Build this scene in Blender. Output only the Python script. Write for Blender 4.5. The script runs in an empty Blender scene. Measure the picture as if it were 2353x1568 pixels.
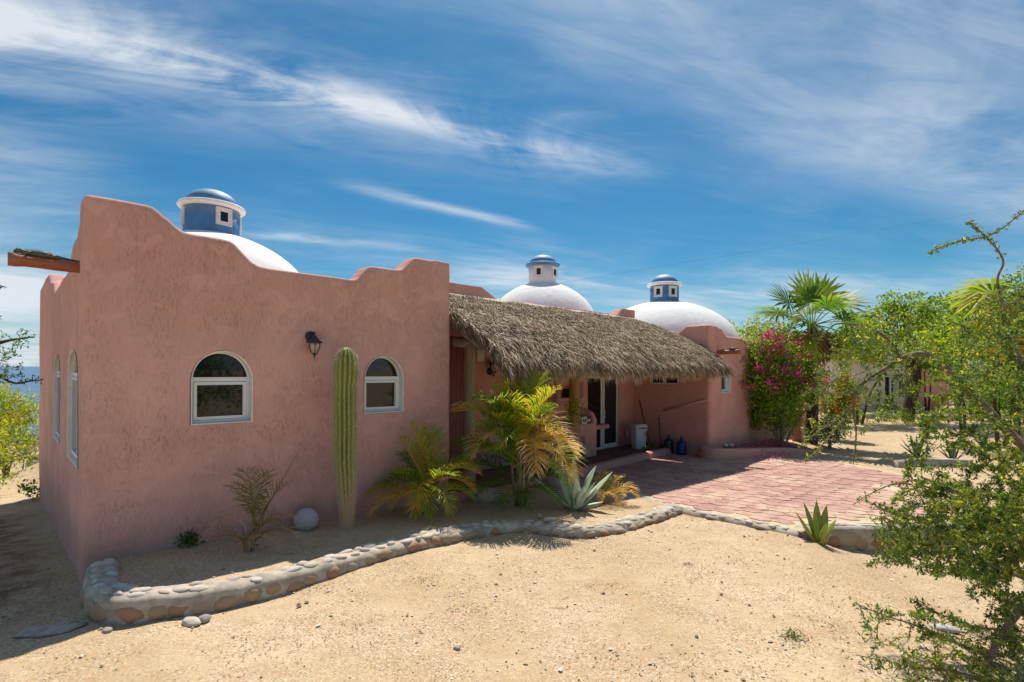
import bpy, bmesh, math, random
from mathutils import Vector, Matrix, noise, kdtree

SC = bpy.context.scene
COL = SC.collection
R = math.radians
rng = random.Random(7)

# ------------------------------------------------------------------ camera
F, CX, CY, ROLL, CAMZ = 1200.0, 1176.5, 850.0, R(0.4), 2.4
cam_d = bpy.data.cameras.new('camera')
cam = bpy.data.objects.new('camera', cam_d)
COL.objects.link(cam)
cam.location = (0, 0, CAMZ)
cam.rotation_euler = (R(90), -ROLL, 0)
cam_d.sensor_width = 36.0
cam_d.lens = F / 2353.0 * 36.0
cam_d.shift_y = (CY - 784.0) / 2353.0
cam_d.clip_start = 0.05
cam_d.clip_end = 60000
SC.camera = cam

# ------------------------------------------------------------------ world, sun, exposure
SUN_EL, SUN_AZ = R(60.8), R(3.5)          # azimuth clockwise from +Y
SC.view_settings.view_transform = 'Standard'
SC.view_settings.look = 'None'
SC.view_settings.exposure = 0.57
SC.view_settings.gamma = 1.0
SC.view_settings.use_curve_mapping = False
SC.cycles.max_bounces = 8
SC.cycles.diffuse_bounces = 5
SC.cycles.transmission_bounces = 4
SC.cycles.transparent_max_bounces = 8

world = bpy.data.worlds.new('World')
SC.world = world
world.use_nodes = True
wt = world.node_tree
wt.nodes.clear()


def nd(nt, typ, ins=None, **props):
    n = nt.nodes.new(typ)
    for k, v in props.items():
        setattr(n, k, v)
    for k, v in (ins or {}).items():
        s = n.inputs[k]
        if isinstance(v, bpy.types.NodeSocket):
            nt.links.new(v, s)
        else:
            s.default_value = v
    return n


def mth(nt, op, a, b=0.0, c=0.0, clamp=False):
    n = nd(nt, 'ShaderNodeMath', {0: a, 1: b, 2: c}, operation=op, use_clamp=clamp)
    return n.outputs[0]


def mixc(nt, f, a, b, blend='MIX'):
    n = nt.nodes.new('ShaderNodeMix')
    n.data_type = 'RGBA'
    n.blend_type = blend
    for i, v in ((0, f), (6, a), (7, b)):
        if isinstance(v, bpy.types.NodeSocket):
            nt.links.new(v, n.inputs[i])
        else:
            n.inputs[i].default_value = v if i == 0 else (tuple(v) + (1,))[:4]
    return n.outputs[2]


def mrange(nt, v, a, b, c=0.0, d=1.0, smooth=True):
    n = nd(nt, 'ShaderNodeMapRange', {0: v, 1: a, 2: b, 3: c, 4: d})
    n.interpolation_type = 'SMOOTHSTEP' if smooth else 'LINEAR'
    return n.outputs[0]


sky = nd(wt, 'ShaderNodeTexSky', sky_type='NISHITA')
sky.sun_disc = False
sky.sun_elevation = SUN_EL
sky.sun_rotation = SUN_AZ
sky.altitude = 0
sky.air_density = 1.0
sky.dust_density = 0.6
sky.ozone_density = 2.0
tc = nd(wt, 'ShaderNodeTexCoord')
sep = nd(wt, 'ShaderNodeSeparateXYZ', {0: tc.outputs['Generated']})
zc = mth(wt, 'MAXIMUM', sep.outputs[2], 0.0)
den = mth(wt, 'ADD', zc, 0.10)
px = mth(wt, 'DIVIDE', sep.outputs[0], den)
py = mth(wt, 'DIVIDE', sep.outputs[1], den)
ca, sa = math.cos(R(17)), math.sin(R(17))
al = mth(wt, 'ADD', mth(wt, 'MULTIPLY', px, ca), mth(wt, 'MULTIPLY', py, sa))      # along the streaks
ac = mth(wt, 'SUBTRACT', mth(wt, 'MULTIPLY', py, ca), mth(wt, 'MULTIPLY', px, sa))  # across them
pv = nd(wt, 'ShaderNodeCombineXYZ', {0: mth(wt, 'MULTIPLY', al, 0.55), 1: mth(wt, 'MULTIPLY', ac, 1.05), 2: 3.7})
n1 = nd(wt, 'ShaderNodeTexNoise', {'Vector': pv.outputs[0], 'Scale': 1.35, 'Detail': 10.0, 'Roughness': 0.60, 'Distortion': 0.9})
pv2 = nd(wt, 'ShaderNodeCombineXYZ', {0: mth(wt, 'MULTIPLY', al, 0.35), 1: mth(wt, 'MULTIPLY', ac, 0.55), 2: 9.1})
n2 = nd(wt, 'ShaderNodeTexNoise', {'Vector': pv2.outputs[0], 'Scale': 0.9, 'Detail': 4.0, 'Roughness': 0.5, 'Distortion': 0.2})
pv3 = nd(wt, 'ShaderNodeCombineXYZ', {0: mth(wt, 'MULTIPLY', al, 0.9), 1: mth(wt, 'MULTIPLY', ac, 3.0), 2: 1.2})
n3 = nd(wt, 'ShaderNodeTexNoise', {'Vector': pv3.outputs[0], 'Scale': 2.0, 'Detail': 10.0, 'Roughness': 0.64, 'Distortion': 1.1})
streak = mth(wt, 'ADD', mth(wt, 'MULTIPLY', n1.outputs[0], 0.62), mth(wt, 'MULTIPLY', n3.outputs[0], 0.38))
thin = mrange(wt, streak, 0.42, 0.72)
veil = mrange(wt, n2.outputs[0], 0.38, 0.70)


def cirrus(ac0, slope, w, a0, a1, k, fa=.35, lo=.34, hi=.58):
    """one long cirrus streak along ac = ac0 + slope * al"""
    line = mth(wt, 'ADD', mth(wt, 'MULTIPLY', al, slope), ac0)
    off = mth(wt, 'ADD', mth(wt, 'SUBTRACT', ac, line), mth(wt, 'MULTIPLY', mth(wt, 'SUBTRACT', n1.outputs[0], 0.5), w * 2.2))
    q = mth(wt, 'DIVIDE', off, w)
    g = mth(wt, 'POWER', 2.718, mth(wt, 'MULTIPLY', mth(wt, 'MULTIPLY', q, q), -1.0))
    e = mth(wt, 'MULTIPLY', mrange(wt, al, a0 - fa, a0 + fa), mrange(wt, al, a1 + fa, a1 - fa))
    return mth(wt, 'MULTIPLY', mth(wt, 'MULTIPLY', g, e), mth(wt, 'MULTIPLY', mrange(wt, streak, lo, hi), k))


cl = mth(wt, 'MULTIPLY', mth(wt, 'MULTIPLY', thin, mth(wt, 'ADD', mth(wt, 'MULTIPLY', veil, 0.75), 0.10)), 0.62)
for q in ((1.60, .07, .105, -1.6, -.15, .72), (1.70, .10, .075, -.35, .95, .66), (1.72, .06, .26, -1.2, .9, .30), (2.29, .27, .055, .05, .8, .50, .2), (3.0, .05, .07, -.5, .35, .45, .2),
          (4.0, -.15, .9, -3.4, -1.75, .95, .5, .25, .5), (1.35, 0, .22, 1.5, 3.2, .40, .4, .2, .55), (2.3, 0, .3, -1.6, -1.0, .35, .3), (3.4, 0, .35, .7, 1.3, .35, .3)):
    cl = mth(wt, 'ADD', cl, cirrus(*q))
cl = mth(wt, 'ADD', cl, mth(wt, 'MULTIPLY', mth(wt, 'MULTIPLY', veil, mrange(wt, n1.outputs[0], 0.30, 0.62, 0.45, 1.0)), 0.32))
cl = mth(wt, 'ADD', cl, mrange(wt, sep.outputs[2], 0.16, -0.01, 0, .42))
cl = mth(wt, 'MINIMUM', cl, 0.94)
SKY_SAT, SKY_TINT, CLOUD_COL, SKY_STR = 1.15, (0.15, 0.40, 0.47), (4.3, 4.65, 4.95), 0.12
hs = nd(wt, 'ShaderNodeHueSaturation', {'Saturation': SKY_SAT, 'Color': sky.outputs[0]})
skc = mixc(wt, 1.0, hs.outputs[0], SKY_TINT, 'MULTIPLY')
skm = mixc(wt, cl, skc, CLOUD_COL)
bg = nd(wt, 'ShaderNodeBackground', {'Color': skm, 'Strength': SKY_STR})
wo = nd(wt, 'ShaderNodeOutputWorld', {'Surface': bg.outputs[0]})

sun_d = bpy.data.lights.new('sun', 'SUN')
sun_d.energy = 3.7
sun_d.angle = R(0.5)
sun_d.color = (1.0, 0.95, 0.86)
sun = bpy.data.objects.new('sun', sun_d)
COL.objects.link(sun)
sun.location = (0, 30, 50)
sun.rotation_euler = (-(math.pi / 2 - SUN_EL), 0, -SUN_AZ)      # light comes from +Y, high behind the house

# ------------------------------------------------------------------ projection helpers
_r, _u = Vector((math.cos(ROLL), 0, math.sin(ROLL))), Vector((-math.sin(ROLL), 0, math.cos(ROLL)))


def ray(px, py):
    return Vector((0, 1, 0)) + _r * ((px - CX) / F) + _u * (-(py - CY) / F)


def P(px, py, z=0.0):
    """place on the level z that the photograph shows there"""
    d = ray(px, py)
    return Vector((0, 0, CAMZ)) + d * ((z - CAMZ) / d.z)


def Q(px, py, Y):
    return Vector((0, 0, CAMZ)) + ray(px, py) * Y


HO, HA = Vector((-4.76, 5.79, 0)), math.atan2(0.700, 0.714)
HU, HV = Vector((math.cos(HA), math.sin(HA), 0)), Vector((-math.sin(HA), math.cos(HA), 0))


def L(u, v, z=0.0):
    return HO + HU * u + HV * v + Vector((0, 0, z))


def toL(p):
    d = Vector(p) - HO
    return d.dot(HU), d.dot(HV)


def ss(a, b, x):
    t = max(0.0, min(1.0, (x - a) / (b - a)))
    return t * t * (3 - 2 * t)


def lerp(a, b, t):
    return a + (b - a) * t


def interp(pts, x):
    if x <= pts[0][0]:
        return pts[0][1]
    for (a, ya), (b, yb) in zip(pts, pts[1:]):
        if x <= b:
            return ya + (yb - ya) * (x - a) / (b - a)
    return pts[-1][1]


# ------------------------------------------------------------------ mesh and object helpers
class MB:
    def __init__(self):
        self.v, self.f, self.r = [], [], []

    def add(self, vs, fs, r=None):
        b = len(self.v)
        self.v.extend(tuple(p) for p in vs)
        for q in fs:
            self.f.append(tuple(b + i for i in q))
            self.r.append(rng.random() if r is None else r)
        return b

    def box(self, a, b, r=None):
        x0, y0, z0 = a
        x1, y1, z1 = b
        vs = [(x0, y0, z0), (x1, y0, z0), (x1, y1, z0), (x0, y1, z0), (x0, y0, z1), (x1, y0, z1), (x1, y1, z1), (x0, y1, z1)]
        self.add(vs, [(3, 2, 1, 0), (4, 5, 6, 7), (0, 1, 5, 4), (1, 2, 6, 5), (2, 3, 7, 6), (3, 0, 4, 7)], r)

    def tube(self, pts, rad, n=6, r=None, cap=True):
        pts = [Vector(p) for p in pts]
        m = len(pts)
        if not hasattr(rad, '__len__'):
            rad = [rad] * m
        vs = []
        prev = None
        for i, p in enumerate(pts):
            t = (pts[min(i + 1, m - 1)] - pts[max(i - 1, 0)])
            if t.length < 1e-9:
                t = Vector((0, 0, 1))
            t.normalize()
            if prev is None:
                a = t.orthogonal().normalized()
            else:
                a = prev - t * prev.dot(t)
                if a.length < 1e-6:
                    a = t.orthogonal()
                a.normalize()
            prev = a
            b = t.cross(a)
            for k in range(n):
                w = 2 * math.pi * k / n
                vs.append(p + (a * math.cos(w) + b * math.sin(w)) * rad[i])
        fs = []
        for i in range(m - 1):
            for k in range(n):
                k2 = (k + 1) % n
                fs.append((i * n + k, i * n + k2, (i + 1) * n + k2, (i + 1) * n + k))
        if cap:
            fs.append(tuple(range(n - 1, -1, -1)))
            fs.append(tuple((m - 1) * n + k for k in range(n)))
        self.add(vs, fs, r)

    def lathe(self, prof, n=32, c=(0, 0, 0), r=None, a0=0.0):
        vs, fs = [], []
        m = len(prof)
        for (rr, z) in prof:
            for k in range(n):
                w = a0 + 2 * math.pi * k / n
                vs.append((c[0] + rr * math.cos(w), c[1] + rr * math.sin(w), c[2] + z))
        for i in range(m - 1):
            for k in range(n):
                k2 = (k + 1) % n
                fs.append((i * n + k, i * n + k2, (i + 1) * n + k2, (i + 1) * n + k))
        fs.append(tuple(range(n - 1, -1, -1)))
        fs.append(tuple((m - 1) * n + k for k in range(n)))
        self.add(vs, fs, r)

    def leaf(self, p, d, n, ln, w, r=None, fold=0.15):
        p = Vector(p)
        s = d.cross(n)
        if s.length < 1e-6:
            s = d.orthogonal()
        s.normalize()
        nn = s.cross(d).normalized()
        m = p + d * (ln * 0.45) + nn * (fold * w)
        self.add([p, m + s * (w / 2), p + d * ln, m - s * (w / 2)], [(0, 1, 2, 3)], r)

    def mesh(self, name, smooth=False):
        me = bpy.data.meshes.new(name)
        me.from_pydata(self.v, [], self.f)
        a = me.attributes.new('rnd', 'FLOAT', 'FACE')
        a.data.foreach_set('value', self.r)
        if smooth:
            me.polygons.foreach_set('use_smooth', [True] * len(me.polygons))
        me.update()
        return me

    def build(self, name, mat, parent=None, smooth=False, kind=None, label=None):
        return link(name, self.mesh(name, smooth), mat, parent, kind, label)


def link(name, me, mat, parent=None, kind=None, label=None):
    if mat is not None and not me.materials:
        me.materials.append(mat)
    o = bpy.data.objects.new(name, me)
    COL.objects.link(o)
    if parent is not None:
        o.parent = parent
    if kind:
        o['kind'] = kind
    if label:
        o['label'] = label
    return o


def tag(o, label, cat, group=None):
    o['label'] = label
    o['category'] = cat
    if group:
        o['group'] = group
    return o


def thing(name, label, cat, loc=(0, 0, 0), rz=0.0, group=None):
    o = bpy.data.objects.new(name, None)
    COL.objects.link(o)
    o.location = loc
    o.rotation_euler = (0, 0, rz)
    o.empty_display_size = 0.2
    return tag(o, label, cat, group)


def struct(name, mb, mat, smooth=False):
    return mb.build(name, mat, None, smooth, 'structure')


def rdir(r=rng, zmin=-1.0):
    while True:
        v = Vector((r.uniform(-1, 1), r.uniform(-1, 1), r.uniform(-1, 1)))
        if 0.05 < v.length < 1 and v.z / v.length >= zmin:
            return v.normalized()


# ------------------------------------------------------------------ materials
def newmat(name):
    m = bpy.data.materials.new(name)
    m.use_nodes = True
    nt = m.node_tree
    bs = nt.nodes['Principled BSDF']
    tcn = nd(nt, 'ShaderNodeTexCoord')
    return m, nt, bs, tcn.outputs['Object']


def nz(nt, vec, scale, detail=4.0, rough=0.55, stretch=None, dist=0.0):
    if stretch:
        vec = nd(nt, 'ShaderNodeMapping', {'Vector': vec, 'Scale': stretch}).outputs[0]
    return nd(nt, 'ShaderNodeTexNoise', {'Vector': vec, 'Scale': scale, 'Detail': detail, 'Roughness': rough, 'Distortion': dist}).outputs[0]


def bump(nt, bs, h, strength=0.4, dist=0.01):
    b = nd(nt, 'ShaderNodeBump', {'Strength': strength, 'Distance': dist, 'Height': h})
    nt.links.new(b.outputs[0], bs.inputs['Normal'])


def plain(name, col, rough=0.6, var=0.15, scale=6.0, bmp=0.15, bscale=60.0, metal=0.0, spec=0.4, stretch=None, bdist=0.004):
    m, nt, bs, oc = newmat(name)
    f = nz(nt, oc, scale, 5, 0.6, stretch)
    c = mixc(nt, mrange(nt, f, 0.3, 0.7), [x * (1 - var) for x in col], [min(1, x * (1 + var)) for x in col])
    nt.links.new(c, bs.inputs['Base Color'])
    bs.inputs['Roughness'].default_value = rough
    bs.inputs['Metallic'].default_value = metal
    bs.inputs['Specular IOR Level'].default_value = spec
    if bmp:
        bump(nt, bs, nz(nt, oc, bscale, 4, 0.6, stretch), bmp, bdist)
    return m


def stucco(name, col, dark, pit=1.0, warm=None):
    m, nt, bs, oc = newmat(name)
    pits = nz(nt, oc, 34.0, 3, 0.75, (1.0, 1.0, 0.30), 0.0)
    fine = nz(nt, oc, 80.0, 3, 0.7, (1, 1, 0.36), 0.0)
    big = nz(nt, oc, 1.1, 5, 0.55)
    blotch = nz(nt, oc, 4.2, 5, 0.6)
    zsep = nd(nt, 'ShaderNodeSeparateXYZ', {0: oc}).outputs[2]
    c0 = mixc(nt, mrange(nt, big, 0.3, 0.7), [x * 0.90 for x in col], [min(1, x * 1.10) for x in col])
    c0 = mixc(nt, mrange(nt, blotch, 0.42, 0.72, 0, 0.5), c0, [col[0] * 1.02, col[1] * 1.12, col[2] * 1.15])
    if warm:                                                       # weathered, browner render towards the top
        hf = mrange(nt, mth(nt, 'ADD', zsep, mth(nt, 'MULTIPLY', big, 1.2)), 2.6, 4.6)
        c0 = mixc(nt, mth(nt, 'MULTIPLY', hf, 0.6), c0, warm)
    dens = mrange(nt, nz(nt, oc, 1.7, 4, 0.6), 0.35, 0.65, 0.25, 0.95)
    pm = mrange(nt, pits, 0.47, 0.62)
    pf = mrange(nt, fine, 0.46, 0.68)
    msk = mth(nt, 'MINIMUM', mth(nt, 'MULTIPLY', mth(nt, 'ADD', mth(nt, 'MULTIPLY', pm, mth(nt, 'ADD', mth(nt, 'MULTIPLY', pf, 0.50), 0.30)), mth(nt, 'MULTIPLY', pf, 0.20)), dens), 1.0)
    c1 = mixc(nt, mth(nt, 'MULTIPLY', msk, 0.70 * pit), c0, dark)  # shade in the pits is put into the colour, on top of the bump
    trow = nz(nt, oc, 2.6, 3, 0.5, (1, 1, 1), 1.5)                  # trowel patches
    c1 = mixc(nt, mrange(nt, trow, 0.50, 0.60, 0, 0.30 * pit), c1, [min(1, x * 1.18) for x in col])
    run = nz(nt, oc, 7.0, 4, 0.6, (1, 1, 0.06), 0.2)                # rain runs under the parapet
    c1 = mixc(nt, mth(nt, 'MULTIPLY', mrange(nt, run, 0.55, 0.72), mrange(nt, zsep, 2.4, 4.0, 0.05, 0.34 * pit)), c1, [x * 0.5 for x in col])
    spl = mth(nt, 'ADD', zsep, mth(nt, 'MULTIPLY', blotch, -0.5))
    c1 = mixc(nt, mrange(nt, spl, 0.45, -0.05, 0, 0.45), c1, (0.42, 0.25, 0.20))   # dirt splashed up at the foot
    nt.links.new(c1, bs.inputs['Base Color'])
    bs.inputs['Roughness'].default_value = 0.92
    bs.inputs['Specular IOR Level'].default_value = 0.15
    h = mth(nt, 'SUBTRACT', mth(nt, 'MULTIPLY', fine, 0.35), mth(nt, 'MULTIPLY', msk, 0.8))
    bump(nt, bs, h, 0.6, 0.012)
    return m


def leafmat(name, stops, trans=0.45, tboost=1.4, rough=0.45, hue=None):
    m = bpy.data.materials.new(name)
    m.use_nodes = True
    nt = m.node_tree
    bs = nt.nodes['Principled BSDF']
    out = nt.nodes['Material Output']
    at = nd(nt, 'ShaderNodeAttribute', attribute_name='rnd')
    rp = nd(nt, 'ShaderNodeValToRGB', {0: at.outputs['Fac']})
    e = rp.color_ramp.elements
    e[0].position, e[0].color = stops[0][0], tuple(stops[0][1]) + (1,)
    e[1].position, e[1].color = stops[-1][0], tuple(stops[-1][1]) + (1,)
    for p, c in stops[1:-1]:
        x = e.new(p)
        x.color = tuple(c) + (1,)
    col = rp.outputs[0]
    nt.links.new(col, bs.inputs['Base Color'])
    bs.inputs['Roughness'].default_value = rough
    bs.inputs['Specular IOR Level'].default_value = 0.35
    if trans:
        tcol = mixc(nt, 1.0, col, hue or (1.25 * tboost, 1.2 * tboost, 0.7 * tboost), 'MULTIPLY')
        tr = nd(nt, 'ShaderNodeBsdfTranslucent', {'Color': tcol})
        mx = nd(nt, 'ShaderNodeMixShader', {0: trans, 1: bs.outputs[0], 2: tr.outputs[0]})
        nt.links.new(mx.outputs[0], out.inputs['Surface'])
    return m


def wood(name, c1, c2, scale=8.0, axis=2, rough=0.75):
    m, nt, bs, oc = newmat(name)
    st = [6.0, 6.0, 6.0]
    st[axis] = 0.35
    g = nz(nt, oc, scale, 7, 0.65, tuple(st), 0.6)
    cr = nz(nt, oc, scale * 2.2, 4, 0.5, tuple(st), 0.2)
    c = mixc(nt, mrange(nt, g, 0.3, 0.7), c1, c2)
    c = mixc(nt, mrange(nt, cr, 0.62, 0.72, 0, 0.7), c, [x * 0.3 for x in c1])
    nt.links.new(c, bs.inputs['Base Color'])
    bs.inputs['Roughness'].default_value = rough
    bump(nt, bs, mth(nt, 'SUBTRACT', g, mrange(nt, cr, 0.6, 0.72)), 0.5, 0.008)
    return m


M = {}
M['stucco'] = stucco('pink_stucco', (0.735, 0.41, 0.34), (0.30, 0.145, 0.105), 1.0, (0.63, 0.325, 0.24))
M['stucco_far'] = stucco('pink_stucco_plain', (0.70, 0.355, 0.28), (0.34, 0.155, 0.115), 0.6)
M['pale'] = stucco('pale_pink_stucco', (0.72, 0.60, 0.55), (0.5, 0.38, 0.33), 0.3)
m, nt, bs, oc = newmat('white_plaster')
st1 = nz(nt, oc, 3.2, 5, 0.6)
st2 = nz(nt, oc, 9.0, 5, 0.65, (1, 1, .16), .3)
ck = nd(nt, 'ShaderNodeTexVoronoi', {'Vector': mixc(nt, .12, oc, nd(nt, 'ShaderNodeTexNoise', {'Vector': oc, 'Scale': 3.0, 'Detail': 5.0}).outputs['Color']), 'Scale': 1.4}, feature='DISTANCE_TO_EDGE').outputs['Distance']
c = mixc(nt, mrange(nt, st1, 0.35, 0.7), (0.86, 0.84, 0.81), (0.90, 0.88, 0.85))
c = mixc(nt, mrange(nt, st2, 0.52, 0.75, 0, 0.35), c, (0.62, 0.57, 0.52))
c = mixc(nt, mth(nt, 'MULTIPLY', mrange(nt, ck, 0.012, 0.0), mrange(nt, st1, 0.45, 0.6, 0, 0.45)), c, (0.42, 0.38, 0.35))
nt.links.new(c, bs.inputs['Base Color'])
bs.inputs['Roughness'].default_value = 0.85
bs.inputs['Specular IOR Level'].default_value = 0.2
bump(nt, bs, mth(nt, 'ADD', st1, nz(nt, oc, 6, 4, .6)), 0.35, 0.025)
M['white'] = m
M['cream'] = plain('cream_mortar', (0.70, 0.62, 0.50), 0.9, 0.15, 5, 0.4, 25, spec=0.2, bdist=0.01)
M['frame'] = plain('white_window_frame', (0.82, 0.82, 0.82), 0.35, 0.02, 4, 0.0)
M['reveal'] = plain('white_painted_reveal', (0.80, 0.77, 0.71), 0.85, 0.08, 5, 0.4, 30, spec=0.2)
M['black'] = plain('dark_metal', (0.035, 0.034, 0.036), 0.45, 0.3, 20, 0.2, 80)
M['gap'] = plain('dark_seal', (0.03, 0.03, 0.03), 0.8, 0.1, 20, 0)
m, nt, bs, oc = newmat('dark_window_glass')
bs.inputs['Base Color'].default_value = (0.008, 0.010, 0.010, 1)
bs.inputs['Roughness'].default_value = 0.03
bs.inputs['Specular IOR Level'].default_value = 0.5
bump(nt, bs, nz(nt, oc, 2.5, 2), 0.05, 0.02)
M['glass'] = m
m, nt, bs, oc = newmat('insect_screen')
bs.inputs['Base Color'].default_value = (0.012, 0.012, 0.012, 1)
bs.inputs['Roughness'].default_value = 0.6
M['screen'] = m


def bluepaint(name, col):
    m, nt, bs, oc = newmat(name)
    f = nz(nt, oc, 3.0, 6, 0.6)
    g = nz(nt, oc, 14.0, 5, 0.65)
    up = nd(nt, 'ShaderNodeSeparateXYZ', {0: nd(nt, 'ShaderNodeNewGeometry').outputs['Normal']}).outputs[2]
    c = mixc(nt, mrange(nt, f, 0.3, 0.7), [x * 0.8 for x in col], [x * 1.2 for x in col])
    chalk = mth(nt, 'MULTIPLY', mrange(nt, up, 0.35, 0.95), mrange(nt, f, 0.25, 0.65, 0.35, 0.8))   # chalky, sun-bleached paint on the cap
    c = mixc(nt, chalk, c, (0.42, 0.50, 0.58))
    c = mixc(nt, mrange(nt, g, 0.68, 0.74, 0, 0.8), c, (0.55, 0.62, 0.68))
    nt.links.new(c, bs.inputs['Base Color'])
    bs.inputs['Roughness'].default_value = 0.6
    bump(nt, bs, g, 0.25, 0.01)
    return m


M['blue'] = bluepaint('blue_lime_paint', (0.075, 0.225, 0.44))

# sand: coarse decomposed granite
HO_X, HO_Y, HU_X, HU_Y = HO.x, HO.y, HU.x, HU.y
m, nt, bs, oc = newmat('coarse_sand')
b1 = nz(nt, oc, 0.55, 5, 0.6)
b2 = nz(nt, oc, 3.5, 6, 0.65)
g1 = nz(nt, oc, 70.0, 3, 0.7)
g2 = nz(nt, oc, 26.0, 4, 0.7)
vo = nd(nt, 'ShaderNodeTexVoronoi', {'Vector': oc, 'Scale': 75.0})
vs_ = nd(nt, 'ShaderNodeSeparateColor', {0: vo.outputs['Color']})
b3 = nz(nt, oc, 1.3, 6, 0.7, None, 0.8)
grit = mrange(nt, b3, 0.36, 0.62, 0.30, 1.0)                      # gritty and smooth, trodden patches
c = mixc(nt, mrange(nt, b1, 0.32, 0.68), (0.50, 0.345, 0.20), (0.62, 0.465, 0.295))
c = mixc(nt, mrange(nt, b2, 0.46, 0.72, 0, 0.60), c, (0.44, 0.285, 0.15))
c = mixc(nt, mth(nt, 'MULTIPLY', mrange(nt, vs_.outputs[0], 0.72, 0.80, 0, 0.7), grit), c, (0.74, 0.64, 0.47))
c = mixc(nt, mth(nt, 'MULTIPLY', mrange(nt, vs_.outputs[1], 0.82, 0.87, 0, 0.75), grit), c, (0.22, 0.14, 0.085))
c = mixc(nt, mth(nt, 'MULTIPLY', mrange(nt, g1, 0.55, 0.70, 0, 0.6), grit), c, (0.32, 0.215, 0.12))
c = mixc(nt, mth(nt, 'MULTIPLY', mrange(nt, g2, 0.57, 0.70, 0, 0.5), grit), c, (0.30, 0.20, 0.11))
b4 = nz(nt, oc, 5.0, 7, 0.75, None, 0.6)
c = mixc(nt, mth(nt, 'MULTIPLY', mrange(nt, b4, 0.57, 0.69, 0, 0.70), mrange(nt, b1, 0.40, 0.58)), c, (0.25, 0.155, 0.085))   # scuffs of darker earth
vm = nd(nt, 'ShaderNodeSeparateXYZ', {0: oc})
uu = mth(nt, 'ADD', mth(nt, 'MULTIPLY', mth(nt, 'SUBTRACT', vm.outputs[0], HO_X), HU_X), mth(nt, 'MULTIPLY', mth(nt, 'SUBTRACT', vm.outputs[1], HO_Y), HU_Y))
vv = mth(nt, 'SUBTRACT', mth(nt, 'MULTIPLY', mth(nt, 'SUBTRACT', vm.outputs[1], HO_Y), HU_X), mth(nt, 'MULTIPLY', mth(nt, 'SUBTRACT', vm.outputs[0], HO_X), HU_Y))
brown_ground = mth(nt, 'MULTIPLY', mth(nt, 'MULTIPLY', mrange(nt, uu, 0.1, -0.6), mrange(nt, vv, -1.6, 0.4)), mrange(nt, mth(nt, 'ADD', vv, mth(nt, 'MULTIPLY', uu, -1.0)), 8.5, 6.5))
c = mixc(nt, mth(nt, 'MULTIPLY', brown_ground, mrange(nt, mth(nt, 'ADD', b2, mth(nt, 'MULTIPLY', b4, 0.6)), 0.62, 0.95, 0.25, 0.9)), c, (0.17, 0.105, 0.06))      # darker brown, in patches, over the side yard
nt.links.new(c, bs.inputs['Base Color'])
bs.inputs['Roughness'].default_value = 0.95
bs.inputs['Specular IOR Level'].default_value = 0.1
hh = mth(nt, 'ADD', mth(nt, 'MULTIPLY', g1, 0.4), mth(nt, 'ADD', mth(nt, 'MULTIPLY', g2, 0.8), mth(nt, 'MULTIPLY', b2, 1.6)))
bump(nt, bs, hh, 0.8, 0.018)
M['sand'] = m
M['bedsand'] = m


def stone_mat(name, cols, rough=0.8):
    """cols: ramp by object random, with mineral speckle"""
    m, nt, bs, oc = newmat(name)
    oi = nd(nt, 'ShaderNodeObjectInfo')
    rp = nd(nt, 'ShaderNodeValToRGB', {0: oi.outputs['Random']})
    e = rp.color_ramp.elements
    e[0].position, e[0].color = 0.0, tuple(cols[0]) + (1,)
    e[1].position, e[1].color = 1.0, tuple(cols[-1]) + (1,)
    for i, cc in enumerate(cols[1:-1]):
        x = e.new((i + 1) / (len(cols) - 1))
        x.color = tuple(cc) + (1,)
    sp = nz(nt, oc, 60, 4, 0.7)
    bl = nz(nt, oc, 9, 5, 0.6)
    c = mixc(nt, mrange(nt, bl, 0.35, 0.7, 0, 0.45), rp.outputs[0], (0.35, 0.28, 0.22))
    c = mixc(nt, mrange(nt, sp, 0.55, 0.7, 0, 0.5), c, (0.22, 0.18, 0.15))
    nt.links.new(c, bs.inputs['Base Color'])
    bs.inputs['Roughness'].default_value = rough
    bump(nt, bs, mth(nt, 'ADD', sp, bl), 0.4, 0.01)
    return m


M['cobble'] = stone_mat('pale_river_cobble', [(0.60, 0.53, 0.43), (0.70, 0.63, 0.51), (0.56, 0.44, 0.33), (0.68, 0.65, 0.60), (0.62, 0.50, 0.38)])
M['facestone'] = stone_mat('rough_brown_stone', [(0.42, 0.25, 0.14), (0.40, 0.32, 0.22), (0.45, 0.38, 0.30), (0.36, 0.18, 0.09), (0.44, 0.34, 0.24)])
M['mortar'] = plain('grey_cement_mortar', (0.44, 0.38, 0.30), 0.9, 0.30, 5, 0.6, 22, spec=0.2, bdist=0.012)
M['granite'] = plain('grey_granite', (0.50, 0.48, 0.47), 0.8, 0.3, 45, 0.5, 30, spec=0.3, bdist=0.01)
M['rock'] = stone_mat('desert_rock', [(0.38, 0.26, 0.18), (0.45, 0.38, 0.31), (0.36, 0.30, 0.26)])

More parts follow.
